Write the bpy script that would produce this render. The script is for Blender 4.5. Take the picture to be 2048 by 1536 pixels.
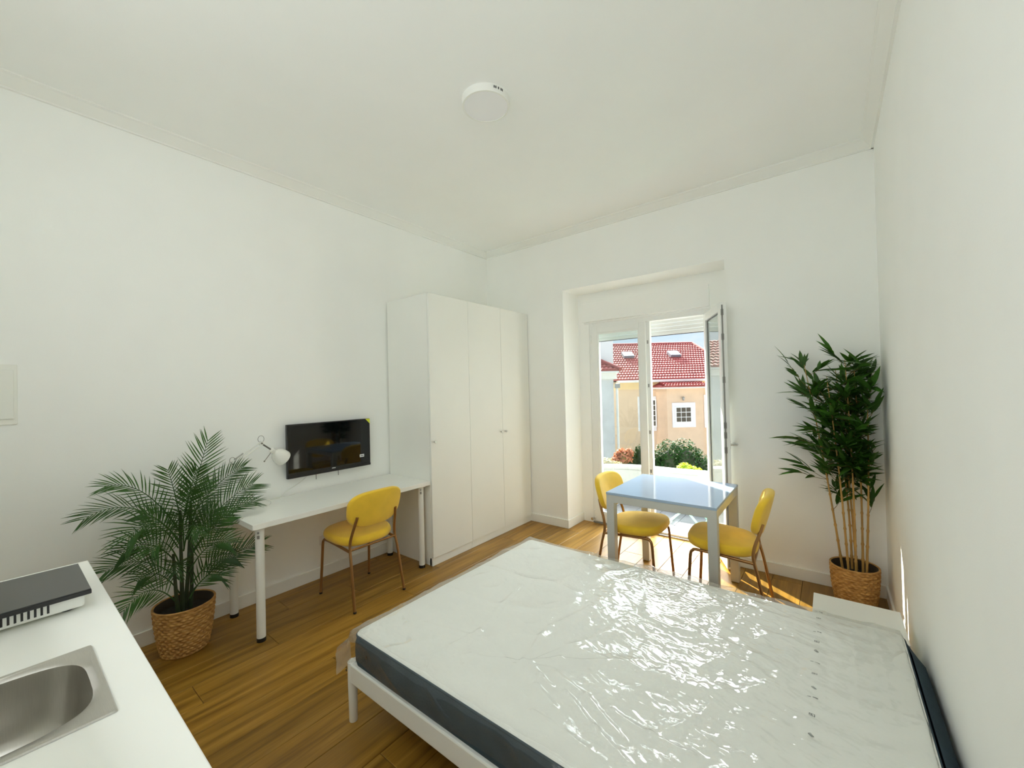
import bpy, math, random
import numpy as np
from mathutils import Vector, Matrix, Euler

random.seed(7)
rng = np.random.default_rng(7)
PI = math.pi
scene = bpy.context.scene
COL = scene.collection
for o in list(bpy.data.objects):
    bpy.data.objects.remove(o, do_unlink=True)

# ------------------------------------------------------------------ camera
CAM = Vector((3.3438, -3.8153, 1.518))
YAW, PITCH, ROLL, FPX = 0.6632, 0.0118, -0.0238, 812.13
cy_, sy_ = math.cos(YAW), math.sin(YAW)
fwd = Vector((-sy_ * math.cos(PITCH), cy_ * math.cos(PITCH), math.sin(PITCH)))
right0 = Vector((cy_, sy_, 0))
up0 = right0.cross(fwd)
right = right0 * math.cos(ROLL) + up0 * math.sin(ROLL)
up = -right0 * math.sin(ROLL) + up0 * math.cos(ROLL)
cam_data = bpy.data.cameras.new('camera')
cam = bpy.data.objects.new('camera', cam_data)
COL.objects.link(cam)
rot = Matrix((right, up, -fwd)).transposed()
cam.matrix_world = Matrix.Translation(CAM) @ rot.to_4x4()
cam_data.sensor_fit = 'HORIZONTAL'
cam_data.sensor_width = 36.0
cam_data.lens = FPX / 2048 * 36.0
cam_data.clip_start = 0.02
cam_data.clip_end = 300
scene.camera = cam

# ------------------------------------------------------------------ world, sun, lights, exposure
SUN_AZ = (0.79, -0.61)
SUN_EL = math.radians(35.0)
SUN_STRENGTH = 20.0
SKY_STRENGTH = 1.0
ROOM_FILL = 17.5
HIGH_REAR_FILL = 9.8
DAYLIGHT_FILL = 14.0
EXPOSURE = 0.14

world = bpy.data.worlds.new('sky')
scene.world = world
world.use_nodes = True
wn, wl = world.node_tree.nodes, world.node_tree.links
wn.clear()
w_out = wn.new('ShaderNodeOutputWorld')
w_bg = wn.new('ShaderNodeBackground')
w_bg.inputs['Strength'].default_value = SKY_STRENGTH
w_tc = wn.new('ShaderNodeTexCoord')
w_sep = wn.new('ShaderNodeSeparateXYZ')
wl.new(w_tc.outputs['Generated'], w_sep.inputs[0])
w_ramp = wn.new('ShaderNodeValToRGB')
w_ramp.color_ramp.elements[0].position = 0.0
w_ramp.color_ramp.elements[0].color = (0.80, 0.88, 0.95, 1)
w_ramp.color_ramp.elements[1].position = 0.55
w_ramp.color_ramp.elements[1].color = (0.36, 0.62, 0.95, 1)
e = w_ramp.color_ramp.elements.new(0.2)
e.color = (0.50, 0.74, 0.97, 1)
wl.new(w_sep.outputs['Z'], w_ramp.inputs[0])
w_map = wn.new('ShaderNodeMapping')
w_map.inputs['Scale'].default_value = (1.6, 1.6, 5.0)
wl.new(w_tc.outputs['Generated'], w_map.inputs[0])
w_noise = wn.new('ShaderNodeTexNoise')
w_noise.inputs['Scale'].default_value = 2.2
w_noise.inputs['Detail'].default_value = 6
w_noise.inputs['Roughness'].default_value = 0.6
wl.new(w_map.outputs[0], w_noise.inputs['Vector'])
w_cr = wn.new('ShaderNodeValToRGB')
w_cr.color_ramp.elements[0].position = 0.42
w_cr.color_ramp.elements[0].color = (0, 0, 0, 1)
w_cr.color_ramp.elements[1].position = 0.68
w_cr.color_ramp.elements[1].color = (0.9, 0.9, 0.9, 1)
wl.new(w_noise.outputs['Fac'], w_cr.inputs[0])
w_mix = wn.new('ShaderNodeMixRGB')
w_mix.inputs[2].default_value = (1.0, 1.0, 1.0, 1)
wl.new(w_cr.outputs[0], w_mix.inputs[0])
wl.new(w_ramp.outputs[0], w_mix.inputs[1])
wl.new(w_mix.outputs[0], w_bg.inputs[0])
wl.new(w_bg.outputs[0], w_out.inputs[0])

sun_d = bpy.data.lights.new('sun', 'SUN')
sun_d.energy = SUN_STRENGTH
sun_d.color = (1.0, 0.93, 0.80)
sun_d.angle = math.radians(0.53)
sun = bpy.data.objects.new('sun', sun_d)
COL.objects.link(sun)
travel = Vector((SUN_AZ[0] * math.cos(SUN_EL), SUN_AZ[1] * math.cos(SUN_EL), -math.sin(SUN_EL))).normalized()
sun.rotation_euler = travel.to_track_quat('-Z', 'Y').to_euler()
sun.location = (-6, 8, 9)


def area_light(name, loc, direction, sx, sy, power, color=(1, 1, 1), portal=False):
    d = bpy.data.lights.new(name, 'AREA')
    d.shape = 'RECTANGLE'
    d.size, d.size_y = sx, sy
    d.energy = power
    d.color = color
    if portal:
        d.cycles.is_portal = True
    o = bpy.data.objects.new(name, d)
    COL.objects.link(o)
    o.location = loc
    o.rotation_euler = Vector(direction).to_track_quat('-Z', 'Y').to_euler()
    return o


area_light('window_portal', (1.85, 0.58, 1.1), (0, -1, 0), 1.3, 2.3, 1.0, portal=True)
# added wide soft sun that lifts the daylight entering by the balcony door
glow_d = bpy.data.lights.new('daylight_fill', 'SUN')
glow_d.energy = DAYLIGHT_FILL
glow_d.color = (0.96, 0.98, 1.0)
glow_d.angle = math.radians(60)
glow = bpy.data.objects.new('daylight_fill', glow_d)
COL.objects.link(glow)
glow.location = (-5, 8, 8)
glow.rotation_euler = Vector((0.05, -0.66, -0.72)).to_track_quat('-Z', 'Y').to_euler()
# added fill without a real source, behind the camera, aimed up into the room
area_light('low_rear_fill', (2.45, -4.2, 1.55), (-0.05, 0.80, 0.62), 2.1, 1.4, ROOM_FILL, (0.93, 0.975, 1.0))

# second added fill, above and behind the camera, brightens the upward faces
area_light('high_rear_fill', (2.1, -4.1, 2.85), (-0.14, 0.85, -0.5), 2.2, 0.5, HIGH_REAR_FILL, (0.93, 0.975, 1.0))

vs = scene.view_settings
vs.view_transform = 'Standard'
try:
    vs.look = 'None'
except Exception:
    pass
vs.gamma = 1.0
vs.use_curve_mapping = False
vs.exposure = EXPOSURE
cyc = scene.cycles
cyc.max_bounces = 24
cyc.diffuse_bounces = 20
cyc.glossy_bounces = 6
cyc.transmission_bounces = 8
cyc.transparent_max_bounces = 24
cyc.caustics_reflective = False
cyc.caustics_refractive = False
cyc.sample_clamp_indirect = 6.0
cyc.use_denoising = True
try:
    cyc.denoiser = 'OPENIMAGEDENOISE'
except Exception:
    pass

# ------------------------------------------------------------------ materials
MATS = {}


def new_mat(name):
    m = bpy.data.materials.new(name)
    m.use_nodes = True
    m.node_tree.nodes.clear()
    return m, m.node_tree.nodes, m.node_tree.links


def pbr(name, col, rough=0.5, metal=0.0, var=0.0, vscale=8.0, bump=0.0, bscale=60.0, spec=0.5,
        stretch=(1, 1, 1), coat=0.0, sheen=0.0, trans=0.0, objrand=0.0, detail=4):
    m, n, l = new_mat(name)
    out = n.new('ShaderNodeOutputMaterial')
    b = n.new('ShaderNodeBsdfPrincipled')
    b.inputs['Base Color'].default_value = (*col, 1)
    b.inputs['Roughness'].default_value = rough
    b.inputs['Metallic'].default_value = metal
    b.inputs['Specular IOR Level'].default_value = spec
    b.inputs['Coat Weight'].default_value = coat
    b.inputs['Sheen Weight'].default_value = sheen
    tc = n.new('ShaderNodeTexCoord')
    mp = n.new('ShaderNodeMapping')
    mp.inputs['Scale'].default_value = stretch
    l.new(tc.outputs['Object'], mp.inputs[0])
    if var > 0:
        nz = n.new('ShaderNodeTexNoise')
        nz.inputs['Scale'].default_value = vscale
        nz.inputs['Detail'].default_value = detail
        l.new(mp.outputs[0], nz.inputs['Vector'])
        hsv = n.new('ShaderNodeHueSaturation')
        hsv.inputs['Color'].default_value = (*col, 1)
        mr = n.new('ShaderNodeMapRange')
        mr.inputs['From Min'].default_value = 0.25
        mr.inputs['From Max'].default_value = 0.75
        mr.inputs['To Min'].default_value = 1 - var
        mr.inputs['To Max'].default_value = 1 + var
        l.new(nz.outputs['Fac'], mr.inputs['Value'])
        val = mr.outputs[0]
        if objrand > 0:
            oi = n.new('ShaderNodeObjectInfo')
            r2 = n.new('ShaderNodeMapRange')
            r2.inputs['To Min'].default_value = 1 - objrand
            r2.inputs['To Max'].default_value = 1 + objrand
            l.new(oi.outputs['Random'], r2.inputs['Value'])
            mul = n.new('ShaderNodeMath')
            mul.operation = 'MULTIPLY'
            l.new(val, mul.inputs[0])
            l.new(r2.outputs[0], mul.inputs[1])
            val = mul.outputs[0]
        l.new(val, hsv.inputs['Value'])
        l.new(hsv.outputs[0], b.inputs['Base Color'])
    if bump > 0:
        nb = n.new('ShaderNodeTexNoise')
        nb.inputs['Scale'].default_value = bscale
        nb.inputs['Detail'].default_value = 3
        l.new(mp.outputs[0], nb.inputs['Vector'])
        bp = n.new('ShaderNodeBump')
        bp.inputs['Strength'].default_value = bump
        bp.inputs['Distance'].default_value = 0.01
        l.new(nb.outputs['Fac'], bp.inputs['Height'])
        l.new(bp.outputs[0], b.inputs['Normal'])
    if trans > 0:
        tr = n.new('ShaderNodeBsdfTranslucent')
        tr.inputs[0].default_value = (min(1, col[0] * 2.2), min(1, col[1] * 2.0), col[2], 1)
        mx = n.new('ShaderNodeMixShader')
        mx.inputs[0].default_value = trans
        l.new(b.outputs[0], mx.inputs[1])
        l.new(tr.outputs[0], mx.inputs[2])
        l.new(mx.outputs[0], out.inputs[0])
    else:
        l.new(b.outputs[0], out.inputs[0])
    MATS[name] = m
    return m


WALL = pbr('wall_paint', (0.930, 0.940, 0.922), 0.85, var=0.012, vscale=3, bump=0.06, bscale=220, spec=0.2)
CEIL = pbr('ceiling_paint', (0.935, 0.944, 0.930), 0.9, var=0.012, vscale=2, bump=0.04, bscale=200, spec=0.15)
TRIM = pbr('trim_paint', (0.88, 0.885, 0.85), 0.5, var=0.01, vscale=5, spec=0.4)
LAMINATE = pbr('white_laminate', (0.90, 0.905, 0.865), 0.32, var=0.01, vscale=4, bump=0.02, bscale=300)
FOIL = pbr('wardrobe_foil', (0.87, 0.88, 0.84), 0.38, var=0.01, vscale=3, bump=0.015, bscale=400)
PVC = pbr('white_pvc', (0.87, 0.885, 0.87), 0.28, var=0.01, vscale=6, spec=0.5)
PVC_SHADE = pbr('shutter_pvc', (0.84, 0.85, 0.84), 0.45, var=0.015, vscale=9)
FRAME_SHADED = pbr('shaded_white_frame', (0.56, 0.56, 0.52), 0.4, var=0.02, vscale=9)  # white table frame, its backlit shade mixed into the grey
METALW = pbr('white_metal', (0.84, 0.85, 0.81), 0.33, var=0.01, vscale=9)
STEEL = pbr('brushed_steel', (0.56, 0.54, 0.50), 0.30, 0.95, var=0.05, vscale=30, stretch=(1, 30, 1), bump=0.03, bscale=80)
CHROME = pbr('chrome', (0.75, 0.75, 0.74), 0.12, 1.0, var=0.02)
GREYM = pbr('grey_hardware', (0.35, 0.35, 0.34), 0.4, 0.7, var=0.05)
BLACKP = pbr('black_plastic', (0.012, 0.012, 0.013), 0.35, var=0.1, vscale=30)
SCREEN = pbr('screen_glass', (0.004, 0.005, 0.006), 0.04, var=0.05, spec=0.55)
HOBGLASS = pbr('hob_glass', (0.035, 0.035, 0.033), 0.22, var=0.12, vscale=25, spec=0.5)
BRONZE = pbr('bronze_metal', (0.36, 0.19, 0.07), 0.34, 0.75, var=0.06, vscale=20)
VELVET = pbr('mustard_fabric', (0.90, 0.59, 0.045), 0.85, var=0.05, vscale=14, bump=0.12, bscale=420, sheen=0.35, spec=0.2)
LAMPW = pbr('lamp_enamel', (0.85, 0.85, 0.80), 0.25, var=0.01, vscale=8)
LAMPG = pbr('lamp_spring_grey', (0.22, 0.21, 0.19), 0.35, 0.8, var=0.06, vscale=30)
DIFFUSER = pbr('lamp_diffuser', (0.90, 0.90, 0.92), 0.45, var=0.01, vscale=6)
TICK = pbr('mattress_ticking', (0.90, 0.905, 0.87), 0.9, var=0.02, vscale=16, bump=0.25, bscale=55, spec=0.2)
SLATE = pbr('slate_fabric', (0.040, 0.064, 0.082), 0.9, var=0.22, vscale=9, bump=0.2, bscale=120, spec=0.2)
INK = pbr('print_ink', (0.03, 0.04, 0.04), 0.6, var=0.2, vscale=40)
LEAF = pbr('bamboo_leaf', (0.042, 0.125, 0.016), 0.42, var=0.25, vscale=10, trans=0.16, objrand=0.45, spec=0.4)
PALM = pbr('palm_leaf', (0.040, 0.105, 0.022), 0.45, var=0.28, vscale=9, trans=0.16, objrand=0.35, spec=0.4)
CANE = pbr('bamboo_cane', (0.46, 0.27, 0.075), 0.5, var=0.3, vscale=16, stretch=(1, 1, .5))
TWIG = pbr('twig_bark', (0.16, 0.12, 0.03), 0.6, var=0.2, vscale=30)
STEMD = pbr('palm_stem', (0.030, 0.045, 0.014), 0.7, var=0.3, vscale=20)
SOIL = pbr('dark_soil', (0.022, 0.018, 0.012), 0.95, var=0.3, vscale=40, bump=0.6, bscale=90)
BASKET = None
BASKETIN = pbr('basket_lining', (0.05, 0.035, 0.02), 0.85, var=0.2, vscale=20)
PANELW = pbr('panel_plastic', (0.86, 0.87, 0.82), 0.4, var=0.01)
SOCKETW = pbr('socket_plastic', (0.85, 0.85, 0.83), 0.35, var=0.01)
CORDW = pbr('white_cord', (0.80, 0.80, 0.76), 0.5, var=0.01)
YELLOWS = pbr('yellow_sticker', (0.75, 0.80, 0.05), 0.5, var=0.03)
WHITEL = pbr('white_label', (0.85, 0.85, 0.85), 0.5, var=0.02)
MINT = pbr('mint_metal', (0.42, 0.80, 0.60), 0.4, var=0.03)
PARAPET = pbr('parapet_render', (0.50, 0.485, 0.45), 0.85, var=0.03, vscale=6, bump=0.1, bscale=80)
TERRACE = pbr('terrace_tile', (0.21, 0.21, 0.23), 0.5, var=0.05, vscale=6)
FACADE = pbr('cream_render', (0.76, 0.58, 0.41), 0.9, var=0.05, vscale=3, bump=0.3, bscale=40)
FACADE2 = pbr('ochre_render', (0.86, 0.66, 0.36), 0.9, var=0.04, vscale=3)
GREYWALL = pbr('grey_render', (0.66, 0.67, 0.68), 0.9, var=0.10, vscale=2.5, bump=0.3, bscale=30)
STONE = pbr('white_stone', (0.84, 0.84, 0.86), 0.8, var=0.03, vscale=4)
GUTTER = pbr('gutter_white', (0.82, 0.81, 0.77), 0.6, var=0.05, vscale=6)
ROOFT = pbr('clay_tile', (0.34, 0.075, 0.065), 0.75, var=0.20, vscale=3.5, bump=0.2, bscale=30)
ROOFM = pbr('tile_mortar', (0.22, 0.09, 0.075), 0.9, var=0.2, vscale=6)
PANED = pbr('dark_pane', (0.10, 0.085, 0.06), 0.12, var=0.2, vscale=5)
SKYLG = pbr('skylight_glass', (0.45, 0.58, 0.66), 0.08, var=0.05)
SKYLF = pbr('skylight_frame', (0.16, 0.18, 0.22), 0.5, var=0.05)
BUSHD = pbr('shrub_leaf_dark', (0.020, 0.066, 0.011), 0.6, var=0.5, vscale=7, trans=0.08, spec=0.2)
BUSHY = pbr('shrub_leaf_lime', (0.36, 0.47, 0.03), 0.5, var=0.3, vscale=9, trans=0.25)
BUSHR = pbr('shrub_leaf_red', (0.48, 0.20, 0.12), 0.6, var=0.4, vscale=9, trans=0.15)
BUSHW = pbr('shrub_leaf_pale', (0.42, 0.40, 0.29), 0.6, var=0.35, vscale=12, trans=0.15)
GROUND = pbr('garden_ground', (0.35, 0.32, 0.26), 0.95, var=0.2, vscale=2)


def mat_wood():
    m, n, l = new_mat('oak_plank')
    out = n.new('ShaderNodeOutputMaterial')
    b = n.new('ShaderNodeBsdfPrincipled')
    tc = n.new('ShaderNodeTexCoord')
    oi = n.new('ShaderNodeObjectInfo')
    off = n.new('ShaderNodeVectorMath')
    off.operation = 'SCALE'
    off.inputs[0].default_value = (17.0, 53.0, 9.0)
    l.new(oi.outputs['Random'], off.inputs['Scale'])
    add = n.new('ShaderNodeVectorMath')
    add.operation = 'ADD'
    l.new(tc.outputs['Object'], add.inputs[0])
    l.new(off.outputs[0], add.inputs[1])
    mp = n.new('ShaderNodeMapping')
    mp.inputs['Scale'].default_value = (14, 0.9, 1)
    l.new(add.outputs[0], mp.inputs[0])
    nz = n.new('ShaderNodeTexNoise')
    nz.inputs['Scale'].default_value = 1.6
    nz.inputs['Detail'].default_value = 5
    nz.inputs['Distortion'].default_value = 0.6
    l.new(mp.outputs[0], nz.inputs['Vector'])
    mp2 = n.new('ShaderNodeMapping')
    mp2.inputs['Scale'].default_value = (90, 2.5, 1)
    l.new(add.outputs[0], mp2.inputs[0])
    nf = n.new('ShaderNodeTexNoise')
    nf.inputs['Scale'].default_value = 1.5
    nf.inputs['Detail'].default_value = 3
    l.new(mp2.outputs[0], nf.inputs['Vector'])
    ramp = n.new('ShaderNodeValToRGB')
    ramp.color_ramp.elements[0].position = 0.28
    ramp.color_ramp.elements[0].color = (0.185, 0.088, 0.010, 1)
    ramp.color_ramp.elements[1].position = 0.74
    ramp.color_ramp.elements[1].color = (0.43, 0.235, 0.040, 1)
    e = ramp.color_ramp.elements.new(0.5)
    e.color = (0.31, 0.158, 0.020, 1)
    l.new(nz.outputs['Fac'], ramp.inputs[0])
    hsv = n.new('ShaderNodeHueSaturation')
    l.new(ramp.outputs[0], hsv.inputs['Color'])
    mr = n.new('ShaderNodeMapRange')
    mr.inputs['To Min'].default_value = 0.80
    mr.inputs['To Max'].default_value = 1.20
    l.new(oi.outputs['Random'], mr.inputs['Value'])
    mr2 = n.new('ShaderNodeMapRange')
    mr2.inputs['From Min'].default_value = 0.3
    mr2.inputs['From Max'].default_value = 0.7
    mr2.inputs['To Min'].default_value = 0.90
    mr2.inputs['To Max'].default_value = 1.08
    l.new(nf.outputs['Fac'], mr2.inputs['Value'])
    mul = n.new('ShaderNodeMath')
    mul.operation = 'MULTIPLY'
    l.new(mr.outputs[0], mul.inputs[0])
    l.new(mr2.outputs[0], mul.inputs[1])
    l.new(mul.outputs[0], hsv.inputs['Value'])
    l.new(hsv.outputs[0], b.inputs['Base Color'])
    b.inputs['Roughness'].default_value = 0.36
    b.inputs['Specular IOR Level'].default_value = 0.45
    bp = n.new('ShaderNodeBump')
    bp.inputs['Strength'].default_value = 0.08
    bp.inputs['Distance'].default_value = 0.004
    l.new(nf.outputs['Fac'], bp.inputs['Height'])
    l.new(bp.outputs[0], b.inputs['Normal'])
    l.new(b.outputs[0], out.inputs[0])
    return m


WOOD = mat_wood()


def mat_weave():
    m, n, l = new_mat('woven_seagrass')
    out = n.new('ShaderNodeOutputMaterial')
    b = n.new('ShaderNodeBsdfPrincipled')
    b.inputs['Roughness'].default_value = 0.65
    tc = n.new('ShaderNodeTexCoord')
    nz = n.new('ShaderNodeTexNoise')
    nz.inputs['Scale'].default_value = 22
    nz.inputs['Detail'].default_value = 4
    mp = n.new('ShaderNodeMapping')
    mp.inputs['Scale'].default_value = (1, 1, 4)
    l.new(tc.outputs['Object'], mp.inputs[0])
    l.new(mp.outputs[0], nz.inputs['Vector'])
    ramp = n.new('ShaderNodeValToRGB')
    ramp.color_ramp.elements[0].position = 0.3
    ramp.color_ramp.elements[0].color = (0.30, 0.135, 0.030, 1)
    ramp.color_ramp.elements[1].position = 0.72
    ramp.color_ramp.elements[1].color = (0.66, 0.39, 0.125, 1)
    l.new(nz.outputs['Fac'], ramp.inputs[0])
    l.new(ramp.outputs[0], b.inputs['Base Color'])
    l.new(b.outputs[0], out.inputs[0])
    return m


BASKET = mat_weave()
UNDER = pbr('underlay', (0.10, 0.05, 0.012), 0.9, var=0.1)


def schlick(n, l, f0, normal=None):
    """reflectance of a thin sheet, the same seen from either side"""
    lw = n.new('ShaderNodeLayerWeight')
    lw.inputs['Blend'].default_value = 0.5
    if normal:
        l.new(normal, lw.inputs['Normal'])
    p = n.new('ShaderNodeMath')
    p.operation = 'POWER'
    p.inputs[1].default_value = 5.0
    l.new(lw.outputs['Facing'], p.inputs[0])
    q = n.new('ShaderNodeMath')
    q.operation = 'MULTIPLY_ADD'
    q.inputs[1].default_value = 1 - f0
    q.inputs[2].default_value = f0
    q.use_clamp = True
    l.new(p.outputs[0], q.inputs[0])
    return q.outputs[0]


def mat_glass():
    m, n, l = new_mat('pane_glass')
    out = n.new('ShaderNodeOutputMaterial')
    t = n.new('ShaderNodeBsdfTransparent')
    t.inputs[0].default_value = (0.93, 0.97, 0.96, 1)
    g = n.new('ShaderNodeBsdfGlossy')
    g.inputs['Roughness'].default_value = 0.0
    lw = schlick(n, l, 0.075)
    nz = n.new('ShaderNodeTexNoise')
    nz.inputs['Scale'].default_value = 2.0
    mr = n.new('ShaderNodeMapRange')
    mr.inputs['To Min'].default_value = 0.95
    mr.inputs['To Max'].default_value = 1.05
    l.new(nz.outputs['Fac'], mr.inputs['Value'])
    mu = n.new('ShaderNodeMath')
    mu.operation = 'MULTIPLY'
    mu.use_clamp = True
    l.new(lw, mu.inputs[0])
    l.new(mr.outputs[0], mu.inputs[1])
    mx = n.new('ShaderNodeMixShader')
    l.new(mu.outputs[0], mx.inputs[0])
    l.new(t.outputs[0], mx.inputs[1])
    l.new(g.outputs[0], mx.inputs[2])
    l.new(mx.outputs[0], out.inputs[0])
    return m


GLASS = mat_glass()


def mat_film(name, haze, tint):
    m, n, l = new_mat(name)
    out = n.new('ShaderNodeOutputMaterial')
    t = n.new('ShaderNodeBsdfTransparent')
    t.inputs[0].default_value = (0.985, 0.99, 0.985, 1)
    g = n.new('ShaderNodeBsdfGlossy')
    g.inputs['Roughness'].default_value = 0.06
    tc = n.new('ShaderNodeTexCoord')
    mp = n.new('ShaderNodeMapping')
    mp.inputs['Scale'].default_value = (26, 60, 30)
    mp.inputs['Rotation'].default_value = (0, 0, 0.5)
    l.new(tc.outputs['Object'], mp.inputs[0])
    nz = n.new('ShaderNodeTexNoise')
    nz.inputs['Scale'].default_value = 1.0
    nz.inputs['Detail'].default_value = 4
    nz.inputs['Roughness'].default_value = 0.6
    l.new(mp.outputs[0], nz.inputs['Vector'])
    bp = n.new('ShaderNodeBump')
    bp.inputs['Strength'].default_value = 0.25
    bp.inputs['Distance'].default_value = 0.004
    l.new(nz.outputs['Fac'], bp.inputs['Height'])
    l.new(bp.outputs[0], g.inputs['Normal'])
    fac = schlick(n, l, 0.05, bp.outputs[0])
    d = n.new('ShaderNodeBsdfDiffuse')
    d.inputs[0].default_value = (*tint, 1)
    tl = n.new('ShaderNodeBsdfTranslucent')
    tl.inputs[0].default_value = (*tint, 1)
    dm = n.new('ShaderNodeMixShader')
    dm.inputs[0].default_value = 0.5
    l.new(d.outputs[0], dm.inputs[1])
    l.new(tl.outputs[0], dm.inputs[2])
    m1 = n.new('ShaderNodeMixShader')
    m1.inputs[0].default_value = haze
    l.new(t.outputs[0], m1.inputs[1])
    l.new(dm.outputs[0], m1.inputs[2])
    m2 = n.new('ShaderNodeMixShader')
    l.new(fac, m2.inputs[0])
    l.new(m1.outputs[0], m2.inputs[1])
    l.new(g.outputs[0], m2.inputs[2])
    l.new(m2.outputs[0], out.inputs[0])
    return m


FILM = mat_film('clear_plastic_film', 0.20, (0.86, 0.88, 0.86))
FILMSIDE = mat_film('side_plastic_film', 0.05, (0.80, 0.86, 0.90))
FILMEDGE = mat_film('folded_plastic_film', 0.34, (0.80, 0.76, 0.70))

# ------------------------------------------------------------------ mesh helpers


class M:
    def __init__(s):
        s.v, s.f = [], []

    def add(s, vs_, fs):
        b = len(s.v)
        s.v += [tuple(map(float, p)) for p in vs_]
        s.f += [tuple(i + b for i in f) for f in fs]
        return s

    def box(s, x0, x1, y0, y1, z0, z1):
        return s.add([(x0, y0, z0), (x1, y0, z0), (x1, y1, z0), (x0, y1, z0),
                      (x0, y0, z1), (x1, y0, z1), (x1, y1, z1), (x0, y1, z1)],
                     [(0, 3, 2, 1), (4, 5, 6, 7), (0, 1, 5, 4), (1, 2, 6, 5), (2, 3, 7, 6), (3, 0, 4, 7)])

    def obox(s, c, ax, ay, az, hx, hy, hz):
        c, ax, ay, az = Vector(c), Vector(ax), Vector(ay), Vector(az)
        P = []
        for k in (-1, 1):
            for (i, j) in ((-1, -1), (1, -1), (1, 1), (-1, 1)):
                P.append(c + ax * hx * i + ay * hy * j + az * hz * k)
        return s.add(P, [(0, 3, 2, 1), (4, 5, 6, 7), (0, 1, 5, 4), (1, 2, 6, 5), (2, 3, 7, 6), (3, 0, 4, 7)])

    def prism(s, poly, lo, hi, fn):
        n = len(poly)
        P = [fn(a, b, lo) for a, b in poly] + [fn(a, b, hi) for a, b in poly]
        F = [tuple(range(n))[::-1], tuple(range(n, 2 * n))]
        F += [(i, (i + 1) % n, n + (i + 1) % n, n + i) for i in range(n)]
        return s.add(P, F)

    def tube(s, path, r, n=10, caps=True, closed=False):
        path = [Vector(p) for p in path]
        k = len(path)
        rs = r if isinstance(r, (list, tuple)) else [r] * k
        rings = []
        prev = None
        for i, p in enumerate(path):
            if closed:
                t = (path[(i + 1) % k] - path[i - 1]).normalized()
            elif i == 0:
                t = (path[1] - p).normalized()
            elif i == k - 1:
                t = (p - path[-2]).normalized()
            else:
                t = ((path[i + 1] - p).normalized() + (p - path[i - 1]).normalized())
                t = t.normalized() if t.length > 1e-6 else (path[i + 1] - p).normalized()
            if prev is None:
                a = Vector((0, 0, 1)) if abs(t.z) < 0.9 else Vector((1, 0, 0))
                nrm = (a - t * a.dot(t)).normalized()
            else:
                nrm = prev - t * prev.dot(t)
                nrm = nrm.normalized() if nrm.length > 1e-6 else prev
            prev = nrm
            bn = t.cross(nrm)
            rings.append([p + (nrm * math.cos(2 * PI * j / n) + bn * math.sin(2 * PI * j / n)) * rs[i] for j in range(n)])
        V = [p for R in rings for p in R]
        F = []
        for i in range(k if closed else k - 1):
            i2 = (i + 1) % k
            for j in range(n):
                j2 = (j + 1) % n
                F.append((i * n + j, i * n + j2, i2 * n + j2, i2 * n + j))
        if caps and not closed:
            F.append(tuple(range(n))[::-1])
            F.append(tuple((k - 1) * n + j for j in range(n)))
        return s.add(V, F)

    def cyl(s, p0, p1, r, n=16):
        return s.tube([p0, p1], r, n)

    def lathe(s, prof, c=(0, 0, 0), n=32, fn=None, cap0=True, cap1=True):
        V, F = [], []
        k = len(prof)
        for (r, z) in prof:
            for j in range(n):
                a = 2 * PI * j / n
                p = (c[0] + r * math.cos(a), c[1] + r * math.sin(a), c[2] + z)
                V.append(fn(p) if fn else p)
        for i in range(k - 1):
            for j in range(n):
                j2 = (j + 1) % n
                F.append((i * n + j, i * n + j2, (i + 1) * n + j2, (i + 1) * n + j))
        if cap0:
            F.append(tuple(range(n))[::-1])
        if cap1:
            F.append(tuple((k - 1) * n + j for j in range(n)))
        return s.add(V, F)

    def grid(s, P, nx, ny):
        F = [(i * ny + j, (i + 1) * ny + j, (i + 1) * ny + j + 1, i * ny + j + 1)
             for i in range(nx - 1) for j in range(ny - 1)]
        return s.add(P, F)

    def cushion(s, a, b, h, n=3.2, nseg=40, fn=None, taper=0.0, edge=0.5, dome=0.0):
        """rounded cushion, outline |x/a|^n+|y/b|^n=1, thickness h centred on z=0"""
        prof = []
        for t in np.linspace(-PI / 2, PI / 2, 9):
            prof.append((1 - edge * h / a * 0.5 * (1 - math.cos(t)) * 1.0, h / 2 * math.sin(t)))
        levels = [(0.02, -h / 2), (0.6, -h / 2)] + [(k, z) for k, z in prof] + [(0.6, h / 2 + dome * .7), (0.02, h / 2 + dome)]
        V, F = [], []
        for k, z in levels:
            for j in range(nseg):
                t = 2 * PI * j / nseg
                c, si = math.cos(t), math.sin(t)
                x = a * k * math.copysign(abs(c) ** (2 / n), c)
                y = b * k * math.copysign(abs(si) ** (2 / n), si)
                x *= 1 + taper * y / b
                p = (x, y, z)
                V.append(fn(p) if fn else p)
        m = len(levels)
        for i in range(m - 1):
            for j in range(nseg):
                j2 = (j + 1) % nseg
                F.append((i * nseg + j, i * nseg + j2, (i + 1) * nseg + j2, (i + 1) * nseg + j))
        F.append(tuple(range(nseg))[::-1])
        F.append(tuple((m - 1) * nseg + j for j in range(nseg)))
        return s.add(V, F)


ORG = {}


def mesh_from(name, mb, mat, off=(0, 0, 0), smooth=None):
    me = bpy.data.meshes.new(name)
    o = Vector(off)
    V = [(p[0] - o.x, p[1] - o.y, p[2] - o.z) for p in mb.v]
    me.from_pydata(V, [], mb.f)
    me.update()
    if mat:
        me.materials.append(mat)
    if smooth is not None:
        me.polygons.foreach_set('use_smooth', [True] * len(me.polygons))
        if smooth < 180:
            me.set_sharp_from_angle(angle=math.radians(smooth))
    return me


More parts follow.
